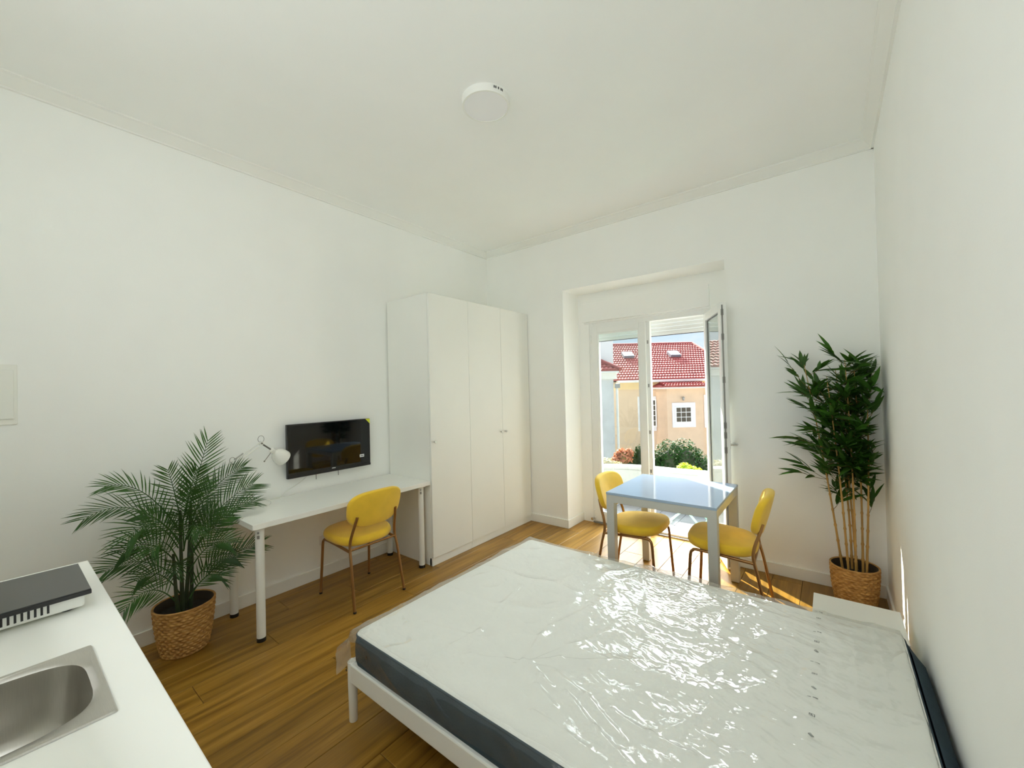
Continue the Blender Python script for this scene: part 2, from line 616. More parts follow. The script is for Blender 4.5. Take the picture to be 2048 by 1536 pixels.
def part(name, mb, mat, parent, smooth=None, bevel=None, label=None, kind=None):
    """a mesh object under parent; geometry is given in world metres unless the thing was built at the origin"""
    me = mesh_from(name, mb, mat, ORG.get(parent.name, (0, 0, 0)), smooth)
    o = bpy.data.objects.new(name, me)
    COL.objects.link(o)
    o.parent = parent
    ORG[o.name] = ORG.get(parent.name, (0, 0, 0))
    if bevel:
        add_bevel(o, bevel)
    if label:
        o['label'] = label
    if kind:
        o['kind'] = kind
    return o


def add_bevel(o, w, seg=2):
    md = o.modifiers.new('edge', 'BEVEL')
    md.width = w
    md.segments = seg
    md.limit_method = 'ANGLE'
    md.angle_limit = math.radians(40)


def thing(name, label, cat, loc=(0, 0, 0), rz=0.0, group=None, world=True):
    o = bpy.data.objects.new(name, None)
    COL.objects.link(o)
    o.empty_display_size = 0.1
    o.location = loc
    o.rotation_euler = (0, 0, rz)
    o['label'] = label
    o['category'] = cat
    if group:
        o['group'] = group
    ORG[o.name] = tuple(loc) if world else (0, 0, 0)
    return o


def single(name, mb, mat, label, cat, loc, smooth=None, bevel=None, group=None, kind=None):
    me = mesh_from(name, mb, mat, loc, smooth)
    o = bpy.data.objects.new(name, me)
    COL.objects.link(o)
    o.location = loc
    ORG[o.name] = tuple(loc)
    o['label'] = label
    o['category'] = cat
    if group:
        o['group'] = group
    if kind:
        o['kind'] = kind
    if bevel:
        add_bevel(o, bevel)
    return o


def struct(name, mb, mat, label=None, smooth=None, bevel=None):
    me = mesh_from(name, mb, mat, (0, 0, 0), smooth)
    o = bpy.data.objects.new(name, me)
    COL.objects.link(o)
    o['kind'] = 'structure'
    if label:
        o['label'] = label
    if bevel:
        add_bevel(o, bevel)
    return o


def copy_part(src, parent, loc=(0, 0, 0), rot=None, scale=None):
    c = src.copy()
    COL.objects.link(c)
    c.parent = parent
    c.location = loc
    if rot is not None:
        c.rotation_euler = rot
    if scale is not None:
        c.scale = scale
    return c


def smoothstep(a, b, x):
    t = np.clip((x - a) / (b - a), 0, 1)
    return t * t * (3 - 2 * t)


def vnoise(x, y, seed):
    r = np.random.default_rng(seed)
    T = r.random((256, 256))
    xi, yi = np.floor(x).astype(int), np.floor(y).astype(int)
    fx, fy = x - xi, y - yi
    fx, fy = fx * fx * (3 - 2 * fx), fy * fy * (3 - 2 * fy)
    g = lambda a, b: T[a % 256, b % 256]
    return (g(xi, yi) * (1 - fx) + g(xi + 1, yi) * fx) * (1 - fy) + (g(xi, yi + 1) * (1 - fx) + g(xi + 1, yi + 1) * fx) * fy


def ridge(x, y, seed, k=3.0):
    return (1 - np.abs(2 * vnoise(x, y, seed) - 1)) ** k


# ------------------------------------------------------------------ room shell
XR, YB, H = 3.63, -4.25, 3.2126
RX0, RX1, RZ, RD = 1.088, 2.669, 2.569, 0.34
OX0, OX1, OZ = 1.22, 2.48, 2.30          # outer opening that holds the balcony door


def holed(x0, x1, z0, z1, hx0, hx1, hz1, y0, y1):
    """wall slab in the xz plane with a door opening down to z0"""
    poly = [(x0, z0), (hx0, z0), (hx0, hz1), (hx1, hz1), (hx1, z0), (x1, z0), (x1, z1), (x0, z1)]
    m = M()
    n = len(poly)
    V = [(a, y0, b) for a, b in poly] + [(a, y1, b) for a, b in poly]
    F = []
    for base, flip in ((0, False), (n, True)):
        for q in ((0, 1, 2, 7), (2, 3, 6, 7), (3, 4, 5, 6)):
            q = tuple(i + base for i in q)
            F.append(q[::-1] if flip else q)
    F += [((i + 1) % n, i, n + i, n + (i + 1) % n) for i in range(n)]
    return m.add(V, F)


floor_o = struct('floor', M().box(-0.15, XR + 0.15, YB - 0.15, 0.66, -0.14, -0.012), UNDER,
                 'warm brown wood plank floor running towards the balcony door')
struct('ceiling', M().box(-0.15, XR + 0.15, YB - 0.15, 0.66, H, H + 0.15), CEIL, 'plain white ceiling')
struct('wall_left', M().box(-0.15, 0, YB - 0.15, 0.66, -0.14, H), WALL, 'white wall behind the desk and television')
struct('wall_right', M().box(XR, XR + 0.15, YB - 0.15, 0.66, -0.14, H), WALL, 'white wall along the head of the bed')
struct('wall_rear', M().box(0, XR, YB - 0.15, YB, -0.14, H), WALL, 'white wall behind the kitchen worktop')
struct('wall_back', holed(0, XR, -0.012, H, RX0, RX1, RZ, 0.0, RD), WALL, 'white wall with the deep balcony door recess')
struct('wall_outer', holed(0, XR, -0.14, H, OX0, OX1, OZ, RD, 0.62), WALL, 'outer wall around the balcony door')

# cornice: stepped cove profile run along each wall
prof = [(0, 0), (0.070, 0), (0.070, -0.010), (0.058, -0.016), (0.040, -0.034), (0.022, -0.052), (0.014, -0.060), (0.014, -0.070), (0, -0.070)]


def cornice(name, fn, l0, l1):
    m = M()
    m.prism(prof, l0, l1, fn)
    struct(name, m, TRIM, smooth=None)


cornice('trim_1', lambda a, b, t: (a, t, H + b), YB, 0)
cornice('trim_2', lambda a, b, t: (t, -a, H + b), 0, XR)
cornice('trim_3', lambda a, b, t: (XR - a, t, H + b), YB, 0)

bt, bh = 0.013, 0.09


def base(name, x0, x1, y0, y1):
    struct(name, M().box(x0, x1, y0, y1, 0, bh), TRIM, bevel=0.003)


base('baseboard_left', 0, bt, YB, 0)
base('baseboard_back', bt, RX0, -bt, 0)
base('baseboard_back_2', RX1, XR - bt, -bt, 0)
base('baseboard_recess_left', RX0, RX0 + bt, -bt, RD)
base('baseboard_recess_right', RX1 - bt, RX1, -bt, RD)
base('baseboard_right', XR - bt, XR, YB, 0)

# planks: 19 cm wide rows running along y, staggered, each its own piece
PW, PL, G = 0.19, 1.29, 0.0011


def plank_mesh(w, l):
    m = M()
    c = 0.0016
    h, d = 0.0, -0.011
    m.add([(G, G, d), (w - G, G, d), (w - G, l - G, d), (G, l - G, d),
           (G, G, h - c), (w - G, G, h - c), (w - G, l - G, h - c), (G, l - G, h - c),
           (G + c, G + c, h), (w - G - c, G + c, h), (w - G - c, l - G - c, h), (G + c, l - G - c, h)],
          [(0, 1, 5, 4), (1, 2, 6, 5), (2, 3, 7, 6), (3, 0, 4, 7),
           (4, 5, 9, 8), (5, 6, 10, 9), (6, 7, 11, 10), (7, 4, 8, 11), (8, 9, 10, 11)])
    return m


plank_cache = {}


def plank(x0, x1, y0, y1):
    key = (round(x1 - x0, 3), round(y1 - y0, 3))
    if key not in plank_cache:
        plank_cache[key] = mesh_from('plank', plank_mesh(*key), WOOD)
    o = bpy.data.objects.new('plank', plank_cache[key])
    COL.objects.link(o)
    o.parent = floor_o
    o.location = (x0, y0, 0)


row = -1
x = -0.085
offs = [0.0, 0.86, 0.43, 1.08, 0.22, 0.65, 0.95, 0.32, 0.75, 0.12, 1.15, 0.55, 0.9, 0.3, 0.7, 0.05, 1.0, 0.5, 0.2, 0.8]
k = 0
while x < XR:
    xa, xb = max(x, 0), min(x + PW, XR)
    if xb - xa > 0.01:
        ytop = RD + 0.02 if (xa >= RX0 - 0.15 and xb <= RX1 + 0.15) else 0.0
        ytop = 0.0 if (xb <= RX0 or xa >= RX1) else RD + 0.02
        y = YB - offs[k % len(offs)]
        while y < ytop - 0.02:
            ya, yb = max(y, YB), min(y + PL, ytop)
            if yb - ya > 0.03:
                plank(xa, xb, ya, yb)
            y += PL
    x += PW
    k += 1

# ------------------------------------------------------------------ balcony door, shutter
door = bpy.data.objects.new('door_1', None)
COL.objects.link(door)
door['kind'] = 'structure'
door['label'] = 'white double balcony door with its right leaf swung open'
DY0, DY1 = 0.345, 0.43
fr = M()
fr.box(OX0, 1.258, DY0, DY1, 0.0, 2.245)
fr.box(2.425, OX1, DY0, DY1, 0.0, 2.245)
fr.box(1.258, 2.425, DY0, DY1, 2.180, 2.245)
fr.box(1.258, 2.425, DY0, DY1, 0.0, 0.035)
part('frame', fr, PVC, door, bevel=0.004)
part('threshold', M().box(OX0, OX1, DY0 - 0.02, 0.66, -0.012, 0.014), GREYM, door, bevel=0.003)
part('cover_strip', M().box(1.165, 2.485, RD - 0.016, DY0 + 0.002, 2.228, 2.246), PVC, door, bevel=0.002)


def leaf(parent, name, w, h, z0, sw, rail_t, rail_b, T, th=0.050):
    """a glazed leaf: local u along width, w thickness, mapped by T(u, t, z)"""
    m = M()
    ident = lambda a, b, c, d, e_, f_: m.prism([(a, e_), (b, e_), (b, f_), (a, f_)], c, d, lambda u, z, t: T(u, t, z))
    ident(0, sw, 0, th, z0, z0 + h)
    ident(w - sw, w, 0, th, z0, z0 + h)
    ident(sw, w - sw, 0, th, z0, z0 + rail_b)
    ident(sw, w - sw, 0, th, z0 + h - rail_t, z0 + h)
    s_ = part(name, m, PVC, parent, bevel=0.004)
    b = M()
    g = 0.014
    gb = lambda a, b2, e_, f_: b.prism([(a, e_), (b2, e_), (b2, f_), (a, f_)], 0.006, 0.024, lambda u, z, t: T(u, t, z))
    zb, zt = z0 + rail_b, z0 + h - rail_t
    gb(sw, sw + g, zb, zt)
    gb(w - sw - g, w - sw, zb, zt)
    gb(sw + g, w - sw - g, zb, zb + g)
    gb(sw + g, w - sw - g, zt - g, zt)
    part('glazing_bead', b, PVC, s_)
    gk = M()
    kb = lambda a, b2, e_, f_: gk.prism([(a, e_), (b2, e_), (b2, f_), (a, f_)], 0.026, 0.033, lambda u, z, t: T(u, t, z))
    kb(sw, sw + 0.007, zb, zt)
    kb(w - sw - 0.007, w - sw, zb, zt)
    kb(sw, w - sw, zb, zb + 0.007)
    kb(sw, w - sw, zt - 0.007, zt)
    part('gasket', gk, BLACKP, s_, label='black rubber gasket')
    gl = M().prism([(sw, zb), (w - sw, zb), (w - sw, zt), (sw, zt)], 0.028, 0.032, lambda u, z, t: T(u, t, z))
    part('glass', gl, GLASS, s_)
    return s_


closed = leaf(door, 'leaf', 0.615, 2.165, 0.02, 0.070, 0.070, 0.100, lambda u, t, z: (1.246 + u, 0.335 + t, z))
closed['label'] = 'closed left leaf with full-height glass'
part('meeting_strip', M().box(1.861, 1.900, 0.352, 0.402, 0.022, 2.178), PVC, closed, bevel=0.003)
hw = M()
for z in (0.30, 0.62, 1.02, 1.5, 1.95):
    hw.box(1.870, 1.884, 0.3495, 0.3525, z, z + 0.035)
part('lock_plate', hw, GREYM, closed, label='small grey lock keeps')
for z in (0.10, 2.05):
    part('hinge', M().cyl((1.240, 0.330, z - 0.045), (1.240, 0.330, z + 0.045), 0.008, 12), PVC, door, smooth=40)
part('door_stop', M().cyl((1.225, 0.33, 0.05), (1.225, 0.295, 0.05), 0.011, 14).cyl((1.225, 0.300, 0.05), (1.225, 0.288, 0.05), 0.015, 14), CHROME, door, smooth=40)
HX, HY = 2.425, 0.395
sd = Vector((0.410, -0.912, 0)).normalized()       # hinge -> free edge
sn = Vector((0.912, 0.410, 0)).normalized()        # towards the room face, seen from the camera
WL = 0.612
opened = leaf(door, 'leaf', WL, 2.165, 0.02, 0.070, 0.070, 0.100,
              lambda u, t, z: (HX + sd.x * u + sn.x * (0.030 - t), HY + sd.y * u + sn.y * (0.030 - t), z))
opened['label'] = 'open right leaf swung into the room'
lk = M()
ec = lambda z, hz, wn_, d: lk.obox(Vector((HX, HY, z)) + sd * (WL + 0.0005) + sn * d, sd, sn, (0, 0, 1), 0.0015, wn_, hz)
ec(1.10, 1.06, 0.006, -0.004)
for z in (0.25, 0.52, 0.98, 1.10, 1.18, 1.55, 1.9, 2.1):
    ec(z, 0.025, 0.010, -0.004)
part('lock_strip', lk, GREYM, opened, label='grey metal lock strip')
hn = M()
hc = Vector((HX, HY, 1.02)) + sd * (WL - 0.036) + sn * 0.031
hn.obox(hc, sd, sn, (0, 0, 1), 0.013, 0.006, 0.035)
hn.tube([hc, hc + sn * 0.05, hc + sn * 0.058 - sd * 0.012, hc + sn * 0.058 - sd * 0.12 + Vector((0, 0, -0.002))], 0.0095, 12)
part('handle', hn, CHROME, opened, smooth=50)

sh = thing('roller_shutter', 'white roller shutter box with its slats rolled almost fully up', 'shutter', (1.8, 0.4, 2.2))
bx = M().box(1.150, 2.480, 0.300, 0.345, 2.247, 2.452)
part('box', bx, WALL, sh, bevel=0.003)
for i in range(5):
    z = 2.235 - i * 0.038
    sl = M()
    sl.prism([(0.500, z - 0.036), (0.506, z - 0.030), (0.512, z - 0.018), (0.506, z - 0.004), (0.500, z), (0.494, z), (0.496, z - 0.018), (0.494, z - 0.036)],
             1.262, 2.438, lambda a, b, t: (t, a, b))
    part('slat', sl, PVC_SHADE, sh, smooth=35)
part('bottom_bar', M().box(1.262, 2.438, 0.490, 0.514, 2.040, 2.047 + 0.02), PVC_SHADE, sh, bevel=0.002)
part('bar_seal', M().box(1.262, 2.438, 0.494, 0.510, 2.034, 2.040), BLACKP, sh)
for xg in (1.225, 2.440):
    part('guide_rail', M().box(xg, xg + 0.035, 0.475, 0.53, 0.014, 2.3), PVC, sh, bevel=0.002)

# ------------------------------------------------------------------ wardrobe
wx0, wx1, wy0, wy1, wz = 0.019, 0.614, -1.480, -0.006, 2.374
wd = thing('wardrobe', 'tall white three-door wardrobe standing in the corner beside the desk', 'wardrobe', (0.31, -0.743, 0))
ws = wy0 + (wy1 - wy0) / 3
wm = wy0 + 2 * (wy1 - wy0) / 3
dfx = wx1 - 0.019


def carcass(y0, y1):
    m = M()
    t = 0.018
    m.box(wx0, dfx - 0.003, y0, y0 + t, 0, wz)
    m.box(wx0, dfx - 0.003, y1 - t, y1, 0, wz)
    m.box(wx0, dfx - 0.003, y0 + t, y1 - t, wz - t, wz)
    m.box(wx0, dfx - 0.003, y0 + t, y1 - t, 0.06, 0.06 + t)
    m.box(wx0, wx0 + 0.006, y0 + t, y1 - t, 0.06, wz - t)
    return m


part('carcass', carcass(wy0, ws - 0.0008), FOIL, wd, bevel=0.0015)
part('carcass', carcass(ws + 0.0008, wy1), FOIL, wd, bevel=0.0015)
part('plinth', M().box(dfx - 0.024, dfx + 0.010, wy0, ws - 0.001, 0, 0.064), FOIL, wd, bevel=0.001)
part('plinth', M().box(dfx - 0.024, dfx + 0.010, ws + 0.001, wy1, 0, 0.064), FOIL, wd, bevel=0.001)
edges = [(wy0, ws, 'l'), (ws, wm, 'r'), (wm, wy1, 'l')]
for (a, b, side) in edges:
    d = part('door', M().box(dfx, wx1, a + 0.0016, b - 0.0016, 0.068, wz - 0.001), FOIL, wd, bevel=0.0012)
    ky = a + 0.034 if side == 'l' else b - 0.030
    kn = M()
    kn.lathe([(0.006, 0), (0.006, 0.010), (0.011, 0.016), (0.012, 0.022), (0.010, 0.026)], n=16, fn=lambda p: (wx1 + p[2], ky + p[0], 1.071 + p[1]))
    part('knob', kn, CHROME, d, smooth=40)

# ------------------------------------------------------------------ desk
dk = thing('desk', 'long white desk with round white legs under the television', 'desk', (0.31, -2.17, 0))
dz = 0.7354
part('desktop', M().box(0.022, 0.599, -2.860, -1.483, dz - 0.034, dz), LAMINATE, dk, bevel=0.002)
for (lx, ly) in ((0.539, -2.800), (0.082, -2.800), (0.539, -1.543), (0.082, -1.543)):
    lg = part('leg', M().cyl((lx, ly, 0.022), (lx, ly, dz - 0.042), 0.0255, 24), METALW, dk, smooth=40)
    part('foot_cap', M().cyl((lx, ly, 0.0), (lx, ly, 0.024), 0.0262, 24), BLACKP, lg, smooth=40, label='black plastic foot')
    part('mount_plate', M().cyl((lx, ly, dz - 0.042), (lx, ly, dz - 0.034), 0.045, 20), METALW, lg, smooth=40)
    cl = M()
    dd = Vector((0.80, -0.60, 0))
    px_ = Vector((lx, ly, 0)) + dd * 0.0255
    cl.obox((px_.x, px_.y, dz - 0.092), dd, (0.6, 0.8, 0), (0, 0, 1), 0.004, 0.007, 0.010)
    cl.obox((px_.x, px_.y, dz - 0.066), dd, (0.6, 0.8, 0), (0, 0, 1), 0.003, 0.005, 0.006)
    part('height_lock', cl, GREYM, lg, label='dark height adjustment catch')

# ------------------------------------------------------------------ television
ty0, ty1, tz0, tz1 = -2.4285, -1.7165, 0.8645, 1.2815
tv = thing('television', 'flat black television hung on the white wall over the desk', 'television', (0.04, -2.07, 0.865))
part('back_box', M().box(0.004, 0.036, ty0 + 0.09, ty1 - 0.09, tz0 + 0.03, tz1 - 0.06), BLACKP, tv, bevel=0.006)
part('bezel', M().box(0.034, 0.062, ty0, ty1, tz0, tz1), BLACKP, tv, bevel=0.003)
part('screen', M().box(0.0618, 0.0630, ty0 + 0.009, ty1 - 0.009, tz0 + 0.042, tz1 - 0.008), SCREEN, tv)
part('speaker_bar', M().box(0.062, 0.067, ty0 + 0.001, ty1 - 0.001, tz0 + 0.001, tz0 + 0.020), BLACKP, tv, bevel=0.002)
st = M().prism([(ty1 - 0.045, tz1 - 0.002), (ty1 - 0.001, tz1 - 0.002), (ty1 - 0.001, tz1 - 0.046)], 0.0632, 0.0637, lambda a, b, t: (t, a, b))
part('sticker', st, YELLOWS, tv, label='yellow corner sticker')
lb = part('label_sticker', M().box(0.0632, 0.0637, -1.822, -1.780, tz0 + 0.082, tz0 + 0.106), WHITEL, tv, label='small white printed label')
tx = M()
for i in range(6):
    tx.box(0.0638, 0.0641, -1.816 + i * 0.0052, -1.8125 + i * 0.0052, tz0 + 0.089, tz0 + 0.0985)
part('lettering', tx, INK, lb)
lg_ = M()
for i in range(5):
    lg_.box(0.0672, 0.0675, -2.078 + i * 0.0062, -2.0735 + i * 0.0062, tz0 + 0.026, tz0 + 0.0325)
part('logo', lg_, WHITEL, tv, label='tiny white logo lettering')
part('logo_base', M().box(0.0618, 0.0672, -2.081, -2.046, tz0 + 0.0245, tz0 + 0.034), BLACKP, tv)
for yy in (-2.195, -2.005):
    part('strap', M().box(0.030, 0.033, yy - 0.003, yy + 0.003, tz0 - 0.045, tz0 + 0.01), GREYM, tv)

# white cord from the television to the lamp and down behind the desk
pts = [(0.03, -2.26, 0.868), (0.020, -2.29, 0.835), (0.016, -2.35, 0.800), (0.018, -2.42, 0.770), (0.04, -2.47, 0.742), (0.07, -2.50, 0.740),
       (0.05, -2.54, 0.740), (0.085, -2.57, 0.740), (0.12, -2.585, 0.740)]


def catmull(P, n=8):
    P = [Vector(p) for p in P]
    out = []
    for i in range(len(P) - 1):
        p0, p1, p2, p3 = P[max(i - 1, 0)], P[i], P[i + 1], P[min(i + 2, len(P) - 1)]
        for j in range(n):
            t = j / n
            out.append(0.5 * ((2 * p1) + (p2 - p0) * t + (2 * p0 - 5 * p1 + 4 * p2 - p3) * t * t + (3 * p1 - p0 - 3 * p2 + p3) * t ** 3))
    out.append(P[-1])
    return out


single('power_cord', M().tube(catmull(pts), 0.0028, 8).tube(catmull([(0.03, -2.36, 0.7385), (0.055, -2.43, 0.739), (0.035, -2.50, 0.739), (0.06, -2.56, 0.739), (0.075, -2.60, 0.739)]), 0.0028, 8),
       CORDW, 'thin white power cord trailing from the television across the desk', 'cord', (0.03, -2.45, 0.736), smooth=60)

# socket under the desk with a white plug
so = thing('wall_socket', 'white wall socket with a round plug under the desk', 'socket', (0.0, -2.10, 0.31))
part('plate', M().box(0.0, 0.009, -2.165, -2.083, 0.265, 0.347), SOCKETW, so, bevel=0.003)
part('plug', M().lathe([(0.021, 0), (0.021, 0.018), (0.016, 0.032), (0.006, 0.036)], n=20, fn=lambda p: (0.009 + p[2], -2.112 + p[0], 0.306 + p[1])), SOCKETW, so, smooth=50)

# electrical panel on the left wall
ep = thing('electrical_panel', 'flat white electrical panel set in the wall by the kitchen', 'panel', (0.0, -3.87, 1.42))
part('frame', M().box(0.0, 0.006, -4.02, -3.735, 1.394, 1.705), PANELW, ep, bevel=0.002)
part('door', M().box(0.006, 0.013, -4.00, -3.747, 1.424, 1.678), PANELW, ep, bevel=0.002)

# ------------------------------------------------------------------ desk lamp
lp = thing('desk_lamp', 'white jointed desk lamp standing at the left end of the desk', 'lamp', (0.125, -2.665, dz))
part('base', M().lathe([(0.085, 0.0), (0.088, 0.004), (0.088, 0.010), (0.080, 0.017), (0.020, 0.020)], c=(0.125, -2.665, dz), n=40), LAMPW, lp, smooth=40)
J0 = Vector((0.12, -2.694, 0.765))
J1 = Vector((0.12, -2.698, 0.815))
J2 = Vector((0.12, -2.809, 1.050))
J3 = Vector((0.12, -2.630, 1.170))
J4 = Vector((0.12, -2.560, 1.112))
TIP = Vector((0.145, -2.455, 1.035))
part('post', M().cyl((J0.x, J0.y, dz + 0.012), J1, 0.006, 12).lathe([(0.013, 0), (0.013, 0.02)], c=(J0.x, J0.y, dz + 0.018), n=16), LAMPW, lp, smooth=40)


def twin(a, b, gap=0.010, r=0.0048):
    m = M()
    d = (b - a).normalized()
    s = d.cross(Vector((1, 0, 0))).normalized()
    for k_ in (-1, 1):
        m.cyl(a + s * gap * k_, b + s * gap * k_, r, 8)
    return m


for a, b in ((J1, J2), (J2, J3)):
    ar = part('arm', twin(a, b), LAMPW, lp, smooth=40)
    d = (b - a)
    sp0, sp1 = (a + d * 0.10, a + d * 0.42)
    off = d.normalized().cross(Vector((1, 0, 0))) * -0.016
    pth = []
    for i in range(90):
        t = i / 89
        c = sp0 + (sp1 - sp0) * t + off
        u_ = d.normalized().cross(Vector((1, 0, 0)))
        ang = t * 2 * PI * 14
        pth.append(c + (u_ * math.cos(ang) + Vector((1, 0, 0)) * math.sin(ang)) * 0.0045)
    part('spring', M().tube(pth, 0.0013, 5), LAMPG, ar, smooth=60)
for Jn in (J1, J2, J3):
    jt = part('joint', M().cyl(Jn - Vector((0.010, 0, 0)), Jn + Vector((0.010, 0, 0)), 0.014, 14), LAMPW, lp, smooth=40)
    part('knob', M().cyl(Jn + Vector((0.010, 0, 0)), Jn + Vector((0.018, 0, 0)), 0.006, 10), LAMPG, jt, smooth=40)
for Jn, sc in ((J2, 0.016), (J3, 0.020)):
    lo = [Jn + Vector((0, math.sin(t) * sc, 0.012 + (1 - math.cos(t)) * sc * 1.1)) for t in np.linspace(-2.6, 2.6, 18)]
    lo = [Jn + Vector((0, math.cos(t) * sc, 0.008 + sc * 1.1 + math.sin(t) * sc * 1.2)) for t in np.linspace(-0.35 * PI - 0.2, 1.35 * PI + 0.2, 20)]
    part('cable_loop', M().tube(lo, 0.0016, 6), LAMPG, lp, smooth=60)
part('head_arm', M().cyl(J3, J4, 0.0055, 10), LAMPG, lp, smooth=40)
axis = Vector((-0.28, 0.74, -0.61)).normalized()
ux = axis.cross(Vector((0, 0, 1))).normalized()
uy = ux.cross(axis)


def lampf(o):
    return lambda p: tuple(o + ux * p[0] + uy * p[1] + axis * p[2])


shade = [(0.015, 0.0), (0.018, 0.012), (0.030, 0.020), (0.046, 0.040), (0.056, 0.066), (0.0600, 0.100), (0.0590, 0.106), (0.0575, 0.100), (0.053, 0.066), (0.043, 0.042), (0.027, 0.023), (0.012, 0.018)]
sh_o = J4 + Vector((0, 0.004, -0.004))
part('socket_cap', M().lathe([(0.010, -0.016), (0.019, -0.012), (0.019, 0.012), (0.016, 0.016)], n=20, fn=lampf(sh_o)), LAMPW, lp, smooth=40)
part('shade', M().lathe(shade, n=36, fn=lampf(sh_o + axis * 0.012), cap0=True, cap1=True), LAMPW, lp, smooth=50)
rd_ = Vector((0.05, -0.50, -0.62)).normalized()
part('guide_rod', M().cyl(sh_o, sh_o + rd_ * 0.088, 0.0024, 8).cyl(sh_o + rd_ * 0.086, sh_o + rd_ * 0.094, 0.005, 10), LAMPG, lp, smooth=40)

# ------------------------------------------------------------------ chairs
def make_chair(label, loc, rz):
    """local frame: sitter faces +y, origin on the floor under the seat"""
    t = thing('padded_chair', label, 'chair', loc, rz, 'mustard chairs', world=False)
    seat = M().cushion(0.225, 0.212, 0.066, n=2.9, nseg=48, taper=0.05, edge=0.7, dome=0.010, fn=lambda p: (p[0], p[1] + 0.01, p[2] + 0.457 + 0.018 * (p[1] / 0.2) * 0.6))
    part('seat', seat, VELVET, t, smooth=60)
    tl = math.radians(15)

    def bk(p):
        x_, z_, th_ = p[0], p[1], p[2]
        curve = -0.040 * (1 - (x_ / 0.22) ** 2) + 0.02
        yy = th_ + curve
        zz = z_
        return (x_, -0.225 + yy * math.cos(tl) - zz * math.sin(tl), 0.682 + zz * math.cos(tl) + yy * math.sin(tl) * 0.3)

    bkm = M().cushion(0.218, 0.138, 0.046, n=3.0, nseg=48, taper=0.045, edge=0.8, dome=0.004, fn=lambda p: bk((p[0], p[1], -p[2])))
    bkm.f = [f[::-1] for f in bkm.f]
    part('backrest', bkm, VELVET, t, smooth=60)
    for s in (-1, 1):
        r = 0.0098
        # front leg bends into the side rail under the seat
        fl = catmull([(s * 0.205, 0.205, 0.0), (s * 0.197, 0.185, 0.30), (s * 0.195, 0.178, 0.385), (s * 0.193, 0.165, 0.408), (s * 0.192, 0.140, 0.417), (s * 0.190, 0.0, 0.410), (s * 0.188, -0.190, 0.395)], 6)
        a = part('leg', M().tube(fl, r, 12), BRONZE, t, smooth=50)
        rl = catmull([(s * 0.205, -0.265, 0.0), (s * 0.194, -0.212, 0.30), (s * 0.188, -0.190, 0.40), (s * 0.185, -0.186, 0.45), (s * 0.178, -0.198, 0.51), (s * 0.168, -0.222, 0.58), (s * 0.158, -0.240, 0.64)], 6)
        b = part('leg', M().tube(rl, r, 12), BRONZE, t, smooth=50)
        for lg2, q in ((a, fl[0]), (b, rl[0])):
            part('foot_cap', M().cyl((q[0], q[1], 0.0), (q[0], q[1], 0.012), 0.0112, 12), BLACKP, lg2, smooth=40)
    part('cross_bar', M().cyl((-0.191, 0.12, 0.412), (0.191, 0.12, 0.412), 0.008, 10), BRONZE, t, smooth=40)
    part('cross_bar', M().cyl((-0.188, -0.19, 0.405), (0.188, -0.19, 0.405), 0.008, 10), BRONZE, t, smooth=40)
    return t


chair1 = make_chair('mustard yellow padded chair pushed up to the desk under the television', (0.47, -2.085, 0), PI / 2)


def dup(root, loc, rz, label):
    r = root.copy()
    COL.objects.link(r)
    r.location = loc
    r.rotation_euler = (0, 0, rz)
    r['label'] = label
    for ch in list(root.children):
        c = ch.copy()
        COL.objects.link(c)
        c.parent = r
        for g in list(ch.children):
            d = g.copy()
            COL.objects.link(d)
            d.parent = c
    return r


dup(chair1, (2.14, -0.735, 0), -PI / 2, 'mustard yellow padded chair between the wardrobe and the square table')
dup(chair1, (2.750, -0.730, 0), PI / 2 + 0.04, 'mustard yellow padded chair between the square table and the bamboo plant')

# ------------------------------------------------------------------ dining table
tb = thing('dining_table', 'small square table with a glossy top painted the pale blue of reflected sky before the open balcony door', 'table', (2.395, -0.653, 0))
tx0, tx1, ty0_, ty1_ = 2.022, 2.768, -1.028, -0.279
TOPG = pbr('table_top_sky_tint', (0.36, 0.47, 0.62), 0.10, var=0.01, vscale=4, spec=0.7)  # pale blue base colour stands in for the reflected sky
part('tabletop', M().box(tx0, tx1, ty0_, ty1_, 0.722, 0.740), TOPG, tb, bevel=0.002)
for (a, b, c, d) in ((tx0 + 0.058, tx1 - 0.058, ty0_ + 0.002, ty0_ + 0.022), (tx0 + 0.058, tx1 - 0.058, ty1_ - 0.022, ty1_ - 0.002),
                     (tx0 + 0.002, tx0 + 0.022, ty0_ + 0.058, ty1_ - 0.058), (tx1 - 0.022, tx1 - 0.002, ty0_ + 0.058, ty1_ - 0.058)):
    part('apron', M().box(a, b, c, d, 0.668, 0.722), FRAME_SHADED, tb, bevel=0.002)
for a in (tx0 + 0.001, tx1 - 0.059):
    for b in (ty0_ + 0.001, ty1_ - 0.059):
        part('leg', M().box(a, a + 0.058, b, b + 0.058, 0.004, 0.722), FRAME_SHADED, tb, bevel=0.003)

